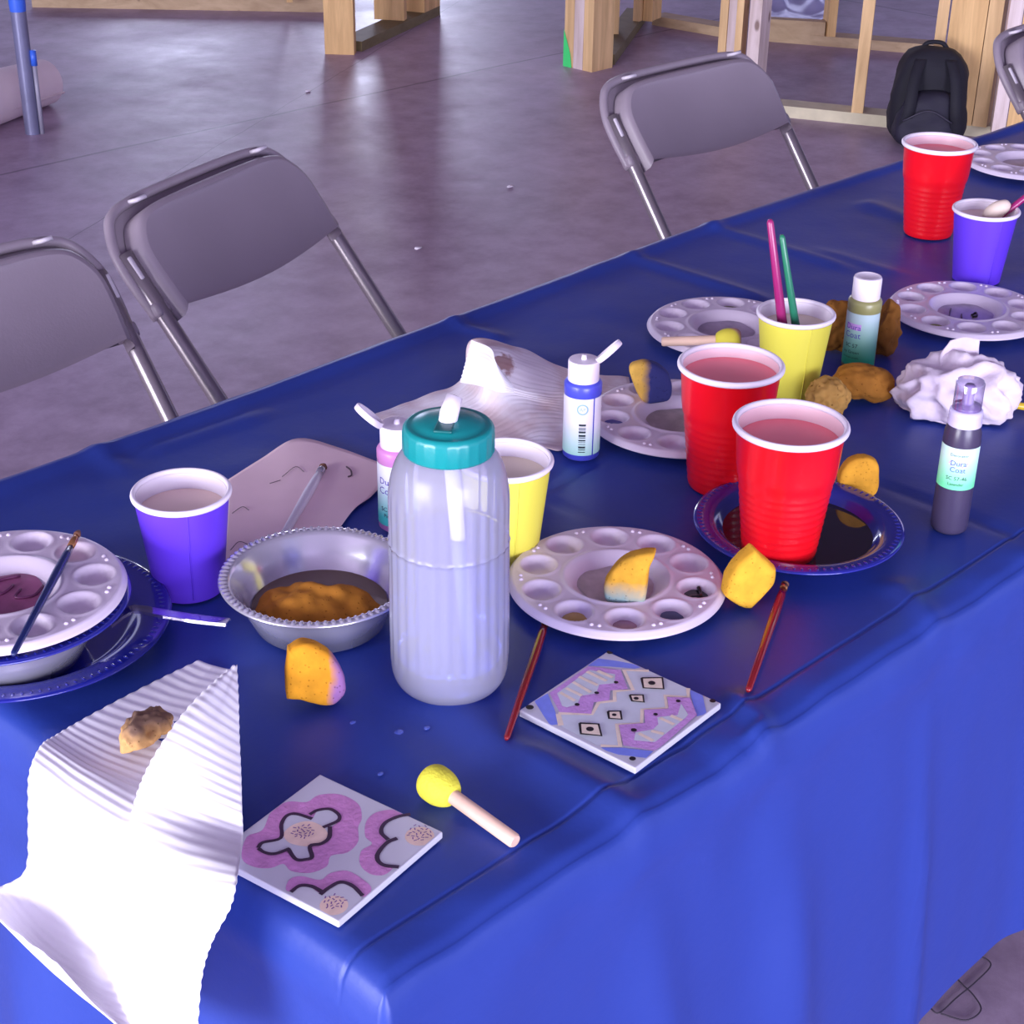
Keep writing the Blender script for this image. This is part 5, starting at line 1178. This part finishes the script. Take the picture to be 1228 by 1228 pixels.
# ------------------------------------------------------------------ pole and roll at the top left
steel = mat('galvanised_pole', (128, 128, 160), .35, metal=.4, var=.1, scale=12)
bp_ = mat('blue_pole_paint', (58, 104, 220), .4)
pc2 = (2.1377, 4.1805); po = empty('steel_pole', (*pc2, 0)); tag(po, 'upright steel pole with blue paint on its upper part, by the pale roll', 'pole')
v, f = lathe([(.0001, 0), (.024, 0), (.024, .42), (.0001, .42)], 24); sharp(obj('shaft', v, f, steel, po), 50)
v, f = lathe([(.0243, .38), (.0255, .40), (.0255, 2.2), (.0001, 2.2)], 24); sharp(obj('painted_shaft', v, f, bp_, po), 50)
v, f = tube([(.020, -.024, 0), (.020, -.024, .24)], .007, 10); obj('side_rod', v, f, mat('rod_grey', (150, 146, 166), .4), po)
v, f = tube([(.020, -.024, .215), (.020, -.024, .262)], .010, 10); q = obj('rod_cap', v, f, bp_, po)
p1, p0 = Vector((2.36, 4.47, .075)), Vector((1.52, 4.10, .105))
ax = (p1-p0); roll_m = mat('roll_paper', (240, 220, 228), .7, var=.06, scale=5)
ro = empty('paper_roll', (p0.x, p0.y, 0)); tag(ro, 'thick pale paper roll lying on the slab behind the steel pole', 'paper roll')
v, f = tube([p0-ro.location, (p0+p1)/2-ro.location, p1-ro.location], [.105, .092, .074], 40); sharp(obj('outer_wrap', v, f, roll_m, ro), 50)
e = ax.normalized(); v, f = tube([p1-ro.location-e*.01, p1-ro.location+e*.002], .03, 24); obj('core', v, f, mat('core_shadow', (120, 104, 112), .8), ro)
v, f = tube([p0-ro.location+Vector((.045, -.080, -.02)), p1-ro.location+Vector((.033, -.062, -.03))], .004, 8); obj('loose_edge', v, f, roll_m, ro)

# thin wire on the slab, lower right
w_ = catmull([(0.9319, 0.0775, 0.0030), (0.9324, 0.0639, 0.0030), (0.9709, 0.0629, 0.0030), (1.0090, 0.0612, 0.0030), (1.0489, 0.0645, 0.0030), (1.0495, 0.0861, 0.0030), (1.0264, 0.1001, 0.0030), (1.0037, 0.0918, 0.0030), (0.9940, 0.0716, 0.0030), (0.9867, 0.0497, 0.0030), (0.9720, 0.0316, 0.0030), (0.9449, 0.0353, 0.0030), (0.9327, 0.0618, 0.0030)], 8)
v, f = tube(w_, .0010, 6); o = obj('loose_wire', v, f, mat('dark_wire', (52, 42, 58), .6)); tag(o, 'thin dark loop of wire lying on the slab below the table cover', 'wire')
# scraps of white paper on the slab
for k, (p, lab) in enumerate([((2.8607, 2.7515, 0.0000), 'tiny white scrap on the slab between the two middle chairs'), ((2.3026, 2.5277, 0.0000), 'pale crumb of plaster on the slab right of the turned chair'), ((3.1216, 4.0205, 0.0000), 'tiny white chip on the slab above the turned chair')]):
    v, f = blob((.012, .007, .003), (), 2, .002, 90, k); o = obj('paper_scrap', v, f, cup_white); o.location = (p[0], p[1], .0035); tag(o, lab, 'scrap', 'scraps on the slab')
